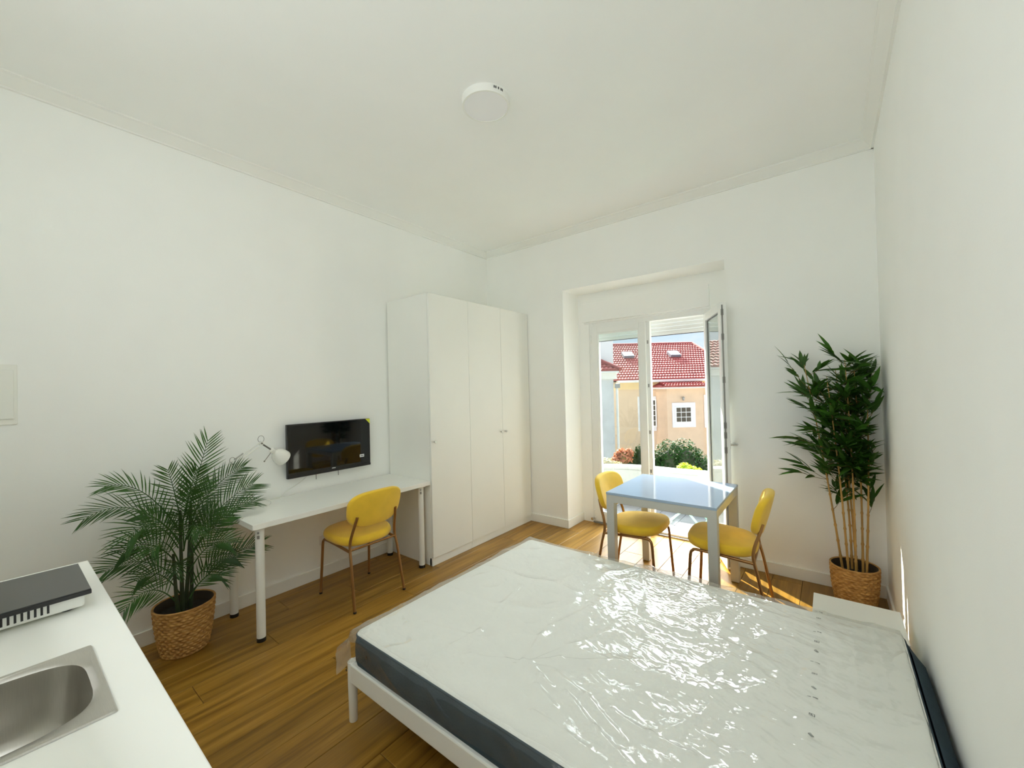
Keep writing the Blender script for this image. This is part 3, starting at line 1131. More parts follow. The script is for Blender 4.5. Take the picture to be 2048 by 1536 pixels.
# ------------------------------------------------------------------ bed, mattress, plastic bag
bd = thing('bed_frame', 'white metal double bed frame with round legs in front of the wardrobe', 'bed', (2.57, -2.095, 0))
bx0, bx1, by0, by1 = 1.545, 3.600, -2.812, -1.380
for (a, b, c, d) in ((bx0 + 0.03, bx1 - 0.03, by0, by0 + 0.030), (bx0 + 0.03, bx1 - 0.03, by1 - 0.030, by1),
                     (bx0, bx0 + 0.030, by0 + 0.03, by1 - 0.03), (bx1 - 0.030, bx1, by0 + 0.03, by1 - 0.03)):
    part('side_rail', M().box(a, b, c, d, 0.186, 0.272), METALW, bd, bevel=0.006)
for (a, b) in ((bx0 + 0.020, by0 + 0.020), (bx0 + 0.020, by1 - 0.020), (bx1 - 0.020, by0 + 0.020), (bx1 - 0.020, by1 - 0.020), (2.57, -2.095)):
    top = 0.276 if abs(a - 2.57) > 0.1 else 0.20
    lgb = part('leg', M().lathe([(0.0175, 0.0), (0.018, 0.003), (0.0215, 0.19), (0.0215, top - 0.004), (0.018, top)], c=(a, b, 0), n=24), METALW, bd, smooth=40)
    if top > 0.25:
        part('bolt', M().cyl((a - 0.014, b - 0.022, 0.236), (a - 0.0145, b - 0.0245, 0.236), 0.005, 10), BLACKP, lgb, smooth=40)
part('mid_beam', M().box(bx0 + 0.03, bx1 - 0.03, -2.11, -2.08, 0.186, 0.226), METALW, bd)
for i in range(15):
    xx = 1.63 + i * 0.134
    part('slat', M().box(xx, xx + 0.07, by0 + 0.03, by1 - 0.03, 0.229, 0.243), pbr('slat_birch', (0.5, 0.35, 0.18), 0.6, var=0.1) if i == 0 else MATS['slat_birch'], bd)

MX0, MX1, MY0, MY1, MZ0, MZ1 = 1.590, 3.566, -2.792, -1.398, 0.246, 0.418
mt = thing('mattress', 'white double mattress with dark slate sides lying on the bed frame', 'mattress', (2.57, -2.095, MZ0))


def rrect(hx, hy, r, n=8):
    P = []
    for (sx, sy, a0) in ((1, 1, 0), (-1, 1, PI / 2), (-1, -1, PI), (1, -1, 1.5 * PI)):
        for i in range(n + 1):
            a = a0 + i / n * PI / 2
            P.append((sx * (hx - r) + r * math.cos(a), sy * (hy - r) + r * math.sin(a)))
    Q = []
    for i, p in enumerate(P):
        q = P[(i + 1) % len(P)]
        Q.append(p)
        if math.hypot(q[0] - p[0], q[1] - p[1]) > 0.2:
            Q += [(p[0] + (q[0] - p[0]) * k / 24, p[1] + (q[1] - p[1]) * k / 24) for k in range(1, 24)]
    return Q


mcx, mcy = (MX0 + MX1) / 2, (MY0 + MY1) / 2
mhx, mhy = (MX1 - MX0) / 2, (MY1 - MY0) / 2


def loft(levels, r=0.032, cap0=True, cap1=True, head=None):
    m = M()
    V, F = [], []
    n = None
    for li, (off, z) in enumerate(levels):
        P = rrect(mhx + off, mhy + off, max(0.01, r + off))
        n = len(P)
        hb_ = head[li] if head else 0.0
        V += [(mcx + a + (hb_ * min(1.0, max(0.0, (mhy - b) / 0.14)) if a > mhx - 0.06 else 0.0), mcy + b, z) for a, b in P]
    for i in range(len(levels) - 1):
        for j in range(n):
            j2 = (j + 1) % n
            F.append((i * n + j, i * n + j2, (i + 1) * n + j2, (i + 1) * n + j))
    if cap0:
        F.append(tuple(range(n))[::-1])
    if cap1:
        F.append(tuple((len(levels) - 1) * n + j for j in range(n)))
    return m.add(V, F)


part('side_panel', loft([(-0.02, MZ0), (0.0, MZ0 + 0.012), (0.010, MZ0 + 0.05), (0.012, MZ0 + 0.085), (0.010, MZ1 - 0.045), (0.0, MZ1 - 0.012)], cap1=False, head=(0.0, 0.0, 0.02, 0.034, 0.040, 0.012)), SLATE, mt, smooth=60)
part('top_panel', loft([(0.001, MZ1 - 0.016), (0.002, MZ1 - 0.010), (-0.004, MZ1 - 0.003), (-0.016, MZ1), (-0.3, MZ1 + 0.004)]), TICK, mt, smooth=50)
part('piping', M().tube([(mcx + a, mcy + b, MZ1 - 0.014) for a, b in rrect(mhx + 0.002, mhy + 0.002, 0.034)], 0.005, 8, closed=True), SLATE, mt, smooth=60)
for (xx, yy) in ((1.70, 0), (2.9, 0)):
    part('vent_eyelet', M().lathe([(0.009, 0), (0.009, 0.004), (0.004, 0.005)], n=14, fn=lambda p: (xx + p[0], MY0 - 0.0122 - p[2] * 0.6, 0.345 + p[1])), BLACKP, mt, smooth=40)

# plastic bag: one crumpled sheet over the top, hanging over the edges
bag = thing('mattress_bag', 'clear crumpled plastic bag wrapped over the white mattress', 'plastic bag', (2.57, -2.095, 0.25))
STEP = 0.0052
ex, ey = 0.16, 0.125
us = np.arange(MX0 - ex, MX1 + 0.04, STEP)
vsn = np.arange(MY0 - ey, MY1 + 0.09, STEP)
UU, VV = np.meshgrid(us, vsn, indexing='ij')


def cones(x_, y_, seed):
    """distance to the nearest of jittered points: facets that meet in sharp creases"""
    r = np.random.default_rng(seed)
    J = r.random((64, 64, 2))
    xi, yi = np.floor(x_).astype(int), np.floor(y_).astype(int)
    best = np.full(x_.shape, 9.0)
    for a in (-1, 0, 1):
        for b in (-1, 0, 1):
            c = J[(xi + a) % 64, (yi + b) % 64]
            best = np.minimum(best, np.hypot(xi + a + c[..., 0] - x_, yi + b + c[..., 1] - y_))
    return best


def film_height(x_, y_):
    h = np.zeros_like(x_)
    # soft long folds everywhere
    wx = x_ + 0.06 * (vnoise(x_ * 3, y_ * 3, 1) - .5)
    wy = y_ + 0.06 * (vnoise(x_ * 3 + 9, y_ * 3, 2) - .5)
    h += 0.011 * ridge(wx * 2.6 + wy * 1.2, wy * 3.4 - wx * 1.0, 3, 3)
    h += 0.0065 * ridge(wx * 5.5 - wy * 3, wy * 6 + wx * 2.5, 4, 3)
    h += 0.0040 * cones(wx * 9 - wy * 4, wy * 11 + wx * 3, 14)
    # folds radiating from a pinch point
    P = (2.365, -2.506)
    dx, dy = x_ - P[0], y_ - P[1]
    rr = np.sqrt(dx * dx + dy * dy)
    th = np.arctan2(dy, dx)
    h += 0.010 * ridge(th * 2.4 + 40, rr * 0.8, 5, 4) * np.exp(-rr / 0.45) * smoothstep(0.0, 0.08, rr)
    # dense crinkle zone towards the head of the bed and the window
    mask = 0.14 + 0.86 * smoothstep(2.25, 2.80, x_ + 0.25 * (y_ + 2.0)) * (0.55 + 0.45 * smoothstep(-2.75, -2.3, y_))
    mask *= 1 - 0.60 * smoothstep(3.15, 3.45, x_)
    patch = 0.45 + 0.9 * vnoise(x_ * 5 + 3, y_ * 7, 31)
    cx_, cy2 = wx * math.cos(0.45) - wy * math.sin(0.45), wx * math.sin(0.45) + wy * math.cos(0.45)
    c1 = cones(cx_ * 11, cy2 * 19, 6)
    c2 = cones(cx_ * 27 + 1.2 * c1, cy2 * 56, 7)
    c3 = ridge(cx_ * 14 - 1.5 * c1, cy2 * 70, 8, 1.4)
    h += mask * patch * (0.0060 * c1 + 0.0056 * c2 + 0.0016 * c3)
    # quilt rows of the mattress pressing through near the head
    q = smoothstep(2.8, 3.05, x_) * (1 - smoothstep(3.48, 3.54, x_))
    h += q * 0.0030 * np.abs(np.sin((x_ - 2.8) * PI / 0.085)) * (0.6 + 0.4 * np.sin(y_ * 70))
    # single sharp folds
    segs = [((2.572, -2.563), (2.732, -2.648), .011), ((2.732, -2.648), (2.862, -2.707), .011), ((2.499, -2.513), (2.643, -2.54), .008),
            ((2.643, -2.54), (2.814, -2.628), .009), ((2.745, -2.547), (2.879, -2.569), .009), ((2.879, -2.569), (2.995, -2.568), .009),
            ((2.353, -2.522), (2.466, -2.422), .010), ((2.466, -2.422), (2.632, -2.341), .008), ((2.349, -2.517), (2.316, -2.262), .008),
            ((2.316, -2.262), (2.385, -2.005), .006), ((2.391, -2.516), (2.458, -2.553), .010), ((2.458, -2.553), (2.519, -2.572), .009),
            ((2.471, -2.598), (2.579, -2.65), .008), ((2.536, -2.713), (2.742, -2.734), .009), ((2.047, -2.611), (2.074, -2.468), .006),
            ((2.074, -2.468), (1.964, -2.021), .006), ((1.601, -2.534), (1.767, -2.631), .007), ((1.767, -2.631), (1.905, -2.705), .007), ((1.818, -2.57), (2.058, -2.516), .006)]
    for (a, b, amp) in segs:
        a, b = np.array(a), np.array(b)
        d = b - a
        L2 = d @ d
        t = np.clip(((x_ - a[0]) * d[0] + (y_ - a[1]) * d[1]) / L2, 0, 1)
        dist = np.hypot(x_ - a[0] - t * d[0], y_ - a[1] - t * d[1])
        h += amp * np.exp(-(dist / 0.014) ** 2)
    return h


Hh = film_height(UU, VV)
ZT = MZ1 + 0.003
X, Y, Z = UU.copy(), VV.copy(), np.full_like(UU, ZT) + Hh
# left edge hang
dl = np.maximum(MX0 - 0.004 - UU, 0)
near = 1 - smoothstep(0.0, 0.26, VV - MY0)
flare = 0.28 + 0.46 * near + 0.10 * (vnoise(VV * 9, UU * 2, 21) - .5)
X = np.where(dl > 0, MX0 - 0.004 - dl * flare, X)
Zl = ZT + Hh * 0.6 - dl * np.sqrt(np.clip(1 - flare ** 2, 0.05, 1)) - 0.02 * smoothstep(0, .03, dl)
Z = np.where(dl > 0, Zl, Z)
# near edge hang
dn_ = np.maximum(MY0 - VV, 0)
Y = np.where(dn_ > 0, MY0 - 0.020 - 0.012 * np.sin(UU * 7) * smoothstep(0, .08, dn_) - Hh * 0.9 * smoothstep(0, .03, dn_), Y)
Z = np.where(dn_ > 0, Z - dn_ * 0.96 - 0.004, Z)
Y = np.where((dn_ <= 0) & (VV < MY0 + 0.02), Y - (MY0 + 0.02 - VV) * 0.8, Y)
# far edge
df = np.maximum(VV - MY1, 0)
Y = np.where(df > 0, MY1 + 0.010 + df * 0.15 + Hh * 0.5, Y)
Z = np.where(df > 0, Z - df * 0.97 - 0.003, Z)
dr = np.maximum(UU - (MX1 - 0.01), 0)
X = np.where(dr > 0, MX1 - 0.01 + dr * 0.35, X)
Z = np.where(dr > 0, Z - dr * 0.9, Z)
nX, nY = UU.shape
Pq = np.stack([X, Y, Z], -1).reshape(-1, 3)
il = int(np.searchsorted(us, MX0 - 0.004))
# the hanging left flap is its own, milkier part
fm = M()
fm.grid([tuple(p) for p in Pq.reshape(nX, nY, 3)[:il + 1].reshape(-1, 3)], il + 1, nY)
part('flap', fm, FILMEDGE, bag, smooth=180, label='milky folded end of the plastic bag')
jn = int(np.searchsorted(vsn, MY0))
G3 = Pq.reshape(nX, nY, 3)
fm = M()
fm.grid([tuple(p) for p in G3[il:, :jn + 1].reshape(-1, 3)], nX - il, jn + 1)
part('side_sheet', fm, FILMSIDE, bag, smooth=180)
fm = M()
fm.grid([tuple(p) for p in G3[il:, jn:].reshape(-1, 3)], nX - il, nY - jn)
part('top_sheet', fm, FILM, bag, smooth=180)


def film_z(x_, y_):
    return ZT + float(film_height(np.array([x_]), np.array([y_]))[0])


def ribbon(P, w, closed=False):
    """flat printed line on the film"""
    m = M()
    n = len(P)
    rng_ = range(n if closed else n - 1)
    for i in rng_:
        a, b = Vector(P[i]), Vector(P[(i + 1) % n])
        d = (b - a)
        if d.length < 1e-6:
            continue
        d.normalize()
        s = Vector((-d.y, d.x))
        q = [a + s * w / 2 - d * w * .3, a - s * w / 2 - d * w * .3, b - s * w / 2 + d * w * .3, b + s * w / 2 + d * w * .3]
        m.add([(p.x, p.y, 0) for p in q], [(0, 1, 2, 3)])
    return m


def print_mark(kind, x_, y_):
    z = film_z(x_, y_) + 0.004
    m = M()

    K = 0.40

    def line(P, w=0.004, closed=False):
        r = ribbon([(x_ + a * K, y_ + b * K) for a, b in P], w * K, closed)
        r.v = [(p[0], p[1], film_z(p[0], p[1]) + 0.0022) for p in r.v]
        m.add(r.v, r.f)

    if kind == 0:       # long broken line of lettering
        for i in range(6):
            if i in (2,):
                continue
            line([(-0.036 + i * 0.0125, 0.002), (-0.028 + i * 0.0125, -0.001)], 0.006)
        line([(0.022, -0.006), (0.034, -0.008)], 0.005)
    elif kind == 1:     # small box mark
        line([(-0.018, -0.011), (0.018, -0.011), (0.018, 0.011), (-0.018, 0.011)], 0.004, True)
        line([(-0.009, 0.003), (0.002, 0.003)], 0.0045)
        line([(-0.009, -0.004), (0.009, -0.004)], 0.004)
    else:               # diamond mark
        line([(-0.018, 0.004), (0.004, -0.015), (0.018, -0.004), (-0.004, 0.015)], 0.004, True)
        line([(-0.006, 0.003), (0.007, -0.004)], 0.006)
    part('printed_mark', m, INK, bag, label='small dark mark printed on the plastic')


for g in range(4):
    yb = [-1.43, -1.63, -1.87, -2.09][g]
    stp = [0.062, 0.080, 0.085, 0.090][g]
    for i in range(3):
        print_mark(i, 3.277 - 0.002 * g, yb - i * stp)

# ------------------------------------------------------------------ bedside table
ns = thing('bedside_table', 'low white bedside table between the bed and the bamboo plant', 'bedside table', (3.41, -1.21, 0))
nx0, nx1, ny0, ny1, nz = 3.246, 3.592, -1.372, -1.044, 0.362
part('top', M().box(nx0, nx1, ny0, ny1, nz - 0.02, nz), LAMINATE, ns, bevel=0.002)
for a in (nx0 + 0.002, nx1 - 0.017):
    part('side_panel', M().box(a, a + 0.015, ny0 + 0.003, ny1 - 0.003, 0.0, nz - 0.02), LAMINATE, ns, bevel=0.001)
part('back_panel', M().box(nx0 + 0.017, nx1 - 0.017, ny1 - 0.02, ny1 - 0.008, 0.03, nz - 0.02), LAMINATE, ns)
part('shelf', M().box(nx0 + 0.017, nx1 - 0.017, ny0 + 0.006, ny1 - 0.02, 0.12, 0.135), LAMINATE, ns)

# ------------------------------------------------------------------ kitchen end
KX0, KX1, KY0, KY1, KZ = 1.087, 2.56, -4.245, -3.593, 0.90
SX0, SX1, SY0, SY1 = 1.872, 2.222, -4.13, -3.665
wt = M()
hx = (SX0 + 0.012, SX1 - 0.012)
hy = (SY0 + 0.012, SY1 - 0.012)
xs, ys = [KX0, hx[0], hx[1], KX1], [KY0, hy[0], hy[1], KY1]
V = [(a, b, c) for c in (KZ - 0.038, KZ) for a in xs for b in ys]
idx = lambda c, i, j: c * 16 + i * 4 + j
F = []
for i in range(3):
    for j in range(3):
        if i == 1 and j == 1:
            continue
        F.append((idx(1, i, j), idx(1, i + 1, j), idx(1, i + 1, j + 1), idx(1, i, j + 1)))
        F.append((idx(0, i, j), idx(0, i, j + 1), idx(0, i + 1, j + 1), idx(0, i + 1, j)))
for i in range(3):
    F.append((idx(0, i, 0), idx(0, i + 1, 0), idx(1, i + 1, 0), idx(1, i, 0)))
    F.append((idx(0, i + 1, 3), idx(0, i, 3), idx(1, i, 3), idx(1, i + 1, 3)))
    F.append((idx(0, 0, i + 1), idx(0, 0, i), idx(1, 0, i), idx(1, 0, i + 1)))
    F.append((idx(0, 3, i), idx(0, 3, i + 1), idx(1, 3, i + 1), idx(1, 3, i)))
F += [(idx(0, 1, 1), idx(1, 1, 1), idx(1, 2, 1), idx(0, 2, 1)), (idx(0, 2, 2), idx(1, 2, 2), idx(1, 1, 2), idx(0, 1, 2)),
      (idx(0, 1, 2), idx(1, 1, 2), idx(1, 1, 1), idx(0, 1, 1)), (idx(0, 2, 1), idx(1, 2, 1), idx(1, 2, 2), idx(0, 2, 2))]
single('kitchen_worktop', M().add(V, F), LAMINATE, 'white kitchen worktop carrying the steel sink and the induction hob', 'worktop', (1.82, -3.92, KZ - 0.038), bevel=0.0025)
kc = thing('kitchen_cabinet', 'white kitchen base cabinet carrying the worktop with the sink', 'cabinet', (1.82, -3.92, 0))
cx0, cx1, cyf = KX0 + 0.01, KX1 - 0.01, KY1 - 0.022
part('carcass', M().box(cx0, cx0 + 0.018, KY0 + 0.003, cyf - 0.02, 0.08, KZ - 0.038).box(cx1 - 0.018, cx1, KY0 + 0.003, cyf - 0.02, 0.08, KZ - 0.038)
     .box(cx0 + 0.018, cx1 - 0.018, KY0 + 0.003, cyf - 0.02, 0.08, 0.098).box(cx0 + 0.018, cx1 - 0.018, KY0 + 0.003, KY0 + 0.01, 0.098, KZ - 0.038), FOIL, kc)
part('plinth', M().box(cx0, cx1, KY0 + 0.01, cyf - 0.07, 0.0, 0.08), FOIL, kc)
nd = 3
for i in range(nd):
    a = cx0 + (cx1 - cx0) * i / nd
    b = cx0 + (cx1 - cx0) * (i + 1) / nd
    d = part('door', M().box(a + 0.0015, b - 0.0015, cyf - 0.019, cyf, 0.085, KZ - 0.043), FOIL, kc, bevel=0.001)
    part('handle', M().tube([(b - 0.04, cyf, 0.70), (b - 0.04, cyf + 0.025, 0.70), (b - 0.04, cyf + 0.025, 0.82), (b - 0.04, cyf, 0.82)], 0.005, 8), CHROME, d, smooth=40)

sk = thing('kitchen_sink', 'inset stainless steel sink with one rounded basin in the worktop', 'sink', (2.05, -3.9, KZ))
# rim plate with basin opening: outer rectangle and inner superellipse rings
bcx, bcy, bhx, bhy = 2.040, -3.898, 0.148, 0.212
NS = 64


def sup(hx_, hy_, n_, j):
    t = 2 * PI * j / NS
    c, s = math.cos(t), math.sin(t)
    return (hx_ * math.copysign(abs(c) ** (2 / n_), c), hy_ * math.copysign(abs(s) ** (2 / n_), s))


rings = []
scx, scy, shx, shy = (SX0 + SX1) / 2, (SY0 + SY1) / 2, (SX1 - SX0) / 2, (SY1 - SY0) / 2
for (hx_, hy_, n_, cx_, cy2, z) in ((shx, shy, 90, scx, scy, KZ + 0.0005), (shx - 0.002, shy - 0.002, 90, scx, scy, KZ + 0.004), (shx - 0.010, shy - 0.010, 60, scx, scy, KZ + 0.0028),
                                    (bhx + 0.010, bhy + 0.010, 4.2, bcx, bcy, KZ + 0.0022), (bhx, bhy, 4.0, bcx, bcy, KZ - 0.004)):
    rings.append([(cx_ + sup(hx_, hy_, n_, j)[0], cy2 + sup(hx_, hy_, n_, j)[1], z) for j in range(NS)])
rm = M()
V = [p for R in rings for p in R]
F = [(i * NS + j, i * NS + (j + 1) % NS, (i + 1) * NS + (j + 1) % NS, (i + 1) * NS + j) for i in range(len(rings) - 1) for j in range(NS)]
part('rim', rm.add(V, F), STEEL, sk, smooth=30)
rings = []
for (k_, z, n_) in ((1.0, -0.004, 4.0), (0.985, -0.02, 4.0), (0.955, -0.09, 3.8), (0.92, -0.125, 3.6), (0.84, -0.147, 3.3), (0.65, -0.156, 3.0), (0.2, -0.160, 2.2), (0.17, -0.165, 2.0)):
    rings.append([(bcx + sup(bhx * k_, bhy * k_, n_, j)[0], bcy + sup(bhx * k_, bhy * k_, n_, j)[1], KZ + z) for j in range(NS)])
bm_ = M()
V = [p for R in rings for p in R]
F = [(i * NS + j, i * NS + (j + 1) % NS, (i + 1) * NS + (j + 1) % NS, (i + 1) * NS + j) for i in range(len(rings) - 1) for j in range(NS)]
F.append(tuple((len(rings) - 1) * NS + j for j in range(NS)))
part('basin', bm_.add(V, F), STEEL, sk, smooth=60)
part('drain', M().lathe([(0.036, 0), (0.036, 0.003), (0.030, 0.0045), (0.006, 0.003)], c=(bcx, bcy, KZ - 0.166), n=28), CHROME, sk, smooth=40)

hb = thing('induction_hob', 'portable black glass induction hob with a white vented side on the worktop', 'hob', (1.468, -3.82, KZ))
HX0, HX1, HY0, HY1 = 1.316, 1.612, -4.02, -3.638
part('body', M().box(HX0 + 0.012, HX1 - 0.016, HY0 + 0.012, HY1 - 0.012, KZ + 0.008, KZ + 0.0455), METALW, hb, bevel=0.006)
part('glass_edge', M().box(HX0, HX1 + 0.004, HY0, HY1, KZ + 0.045, KZ + 0.0575), BLACKP, hb, bevel=0.002, label='black edge of the glass top')
part('glass_top', M().box(HX0 + 0.001, HX1 + 0.003, HY0 + 0.001, HY1 - 0.001, KZ + 0.0575, KZ + 0.060), HOBGLASS, hb, bevel=0.001)
slot = None
for i in range(16):
    yy = -3.722 - i * 0.0118
    if slot is None:
        slot = part('vent_slot', M().box(HX1 - 0.0165, HX1 - 0.0152, yy - 0.0024, yy + 0.0024, KZ + 0.017, KZ + 0.043), BLACKP, hb)
    else:
        copy_part(slot, hb, (0, -i * 0.0118, 0))
for (a, b) in ((HX0 + 0.04, HY0 + 0.04), (HX1 - 0.05, HY0 + 0.04), (HX0 + 0.04, HY1 - 0.045), (HX1 - 0.05, HY1 - 0.045)):
    part('foot', M().cyl((a, b, KZ), (a, b, KZ + 0.009), 0.014, 14), BLACKP, hb, smooth=40)

# ------------------------------------------------------------------ ceiling light
cl = thing('ceiling_light', 'round white surface-mounted ceiling light, switched off', 'ceiling light', (1.80, -2.025, H - 0.042))
CR = 0.140
part('housing', M().lathe([(CR, 0.042), (CR, 0.004), (CR - 0.003, 0.0), (CR - 0.013, 0.0), (CR - 0.014, 0.003)], c=(1.80, -2.025, H - 0.042), n=64, cap1=False), TRIM, cl, smooth=40)
part('diffuser', M().lathe([(CR - 0.0135, 0.005), (CR - 0.0135, 0.0035), (0.01, 0.0035)], c=(1.80, -2.025, H - 0.042), n=64, cap0=False), DIFFUSER, cl, smooth=40)
for a in (-12, -8, -1, 6, 10):
    a = math.radians(a - 17)
    d = Vector((math.cos(a), math.sin(a), 0))
    part('vent_slot', M().obox(Vector((1.80, -2.025, H - 0.016)) + d * CR, d, Vector((-d.y, d.x, 0)), (0, 0, 1), 0.0015, 0.0028, 0.0065), BLACKP, cl)

# ------------------------------------------------------------------ basket pots
def basket(root, c, r0, r1, h):
    NT, NR = 168, 18
    sub = 6
    V, F = [], []
    nz_ = NR * sub
    for i in range(nz_ + 1):
        t = i / nz_
        rowi = min(int(i / sub), NR - 1)
        ph = (i % sub) / sub
        bulge = math.sin(PI * ph)
        for j in range(NT):
            a = 2 * PI * j / NT
            w = math.cos(a * 24 + (PI if rowi % 2 else 0) + 0.5 * math.sin(rowi * 2.3))
            base_r = r0 + (r1 - r0) * t + 0.006 * math.sin(PI * t)
            r = base_r + 0.0030 * bulge ** 0.6 + 0.0042 * bulge ** 0.6 * w
            V.append((c[0] + r * math.cos(a), c[1] + r * math.sin(a), c[2] + h * t))
    for i in range(nz_):
        for j in range(NT):
            j2 = (j + 1) % NT
            F.append((i * NT + j, i * NT + j2, (i + 1) * NT + j2, (i + 1) * NT + j))
    m = M().add(V, F)
    part('basket_wall', m, BASKET, root, smooth=70)
    part('basket_rim', M().tube([(c[0] + r1 * math.cos(2 * PI * j / 48), c[1] + r1 * math.sin(2 * PI * j / 48), c[2] + h) for j in range(48)], 0.0058, 8, closed=True), BASKET, root, smooth=70)
    part('lining', M().lathe([(r1 - 0.006, h), (r1 - 0.012, h - 0.05), (r0 + 0.008, 0.06)], c=c, n=40, cap0=False, cap1=False), BASKETIN, root, smooth=70)
    part('base', M().lathe([(r0, 0.0), (r0 + 0.002, 0.012)], c=c, n=40), BASKET, root)
    part('soil', M().lathe([(r1 - 0.010, h - 0.055), (0.05, h - 0.045), (0.005, h - 0.042)], c=c, n=30, cap0=True), SOIL, root, smooth=70)


# ------------------------------------------------------------------ palm
PC = (0.235, -3.105, 0.0)
pm = thing('potted_palm', 'bushy green palm in a woven basket at the left end of the desk', 'plant', PC)
basket(pm, PC, 0.112, 0.148, 0.275)
stems = [((0.22, -3.10), (0.20, -3.06, 0.86)), ((0.25, -3.12), (0.27, -3.13, 0.84)), ((0.24, -3.08), (0.26, -3.07, 0.66)), ((0.26, -3.14), (0.30, -3.17, 0.60))]
for (b, t) in stems:
    P = catmull([(b[0], b[1], 0.22), ((b[0] + t[0]) / 2 + 0.006, (b[1] + t[1]) / 2, t[2] * 0.55), t], 5)
    part('stem', M().tube(P, [0.013 - 0.006 * i / (len(P) - 1) for i in range(len(P))], 8), STEMD, pm, smooth=60)


def frond(base_, tip, arch, L, npair, wid=0.0072, start=0.20, face=0.6):
    """face 0: leaflets spread level, 1: leaflets spread in the plane seen from the room"""
    base_, tip = Vector(base_), Vector(tip)
    mid = (base_ + tip) / 2
    ctl = mid + Vector((0, 0, arch))
    B = lambda t: base_ * (1 - t) ** 2 + ctl * 2 * t * (1 - t) + tip * t * t
    P = [B(t) for t in np.linspace(0, 1, 14)]
    ra = M().tube(P, [0.0042 * (1 - 0.8 * i / 13) for i in range(14)], 6)
    fo = part('frond', ra, PALM, pm, smooth=60)
    m = M()
    rnd = random.Random(int(abs(tip.x * 1000 + tip.y * 7000 + tip.z * 300)))
    nrm0 = (Vector((0, 0, 1)) * (1 - face) + Vector((0.93, -0.22, 0.28)) * face).normalized()
    for i in range(npair):
        t = start + (1 - start) * (i + 0.5) / npair
        p = B(t)
        tg = (B(min(t + 0.02, 1)) - B(t - 0.02)).normalized()
        sd_ = tg.cross(nrm0)
        if sd_.length < 0.2:
            sd_ = tg.cross(Vector((0.3, 0.9, 0.2)))
        sd_.normalize()
        upv = sd_.cross(tg).normalized()
        q = (t - start) / (1 - start)
        ln = L * (math.sin(PI * min(1, 0.22 + 0.66 * q)) ** 0.6) * rnd.uniform(0.9, 1.08)
        for s in (-1, 1):
            sv = (sd_ * s + upv * rnd.uniform(0.05, 0.30)).normalized()
            ang = 0.50 + 0.50 * (1 - q) + rnd.uniform(-.06, .06)
            d0 = (tg * math.cos(ang) + sv * math.sin(ang)).normalized()
            droop = ln * rnd.uniform(0.04, 0.18)
            pts_ = [p + d0 * ln * (k2 / 4) + tg * 0.10 * ln * (k2 / 4) ** 2 + Vector((0, 0, -1)) * droop * (k2 / 4) ** 2 for k2 in range(5)]
            wv = d0.cross(upv).normalized()
            V_ = []
            for k2, w_ in enumerate((0.4, 0.95, 1.0, 0.65, 0.05)):
                a = pts_[k2]
                V_ += [a + wv * wid * 0.5 * w_, a - wv * wid * 0.5 * w_]
            V_ = [(max(v_.x, 0.018), v_.y, (0.750 if tip.z > 0.72 else 0.690) if (v_.y > -2.868 and 0.690 < v_.z < 0.750) else v_.z) for v_ in V_]
            m.add(V_, [(2 * k2, 2 * k2 + 1, 2 * k2 + 3, 2 * k2 + 2) for k2 in range(4)])
    part('leaflets', m, PALM, fo, smooth=180, kind='stuff')


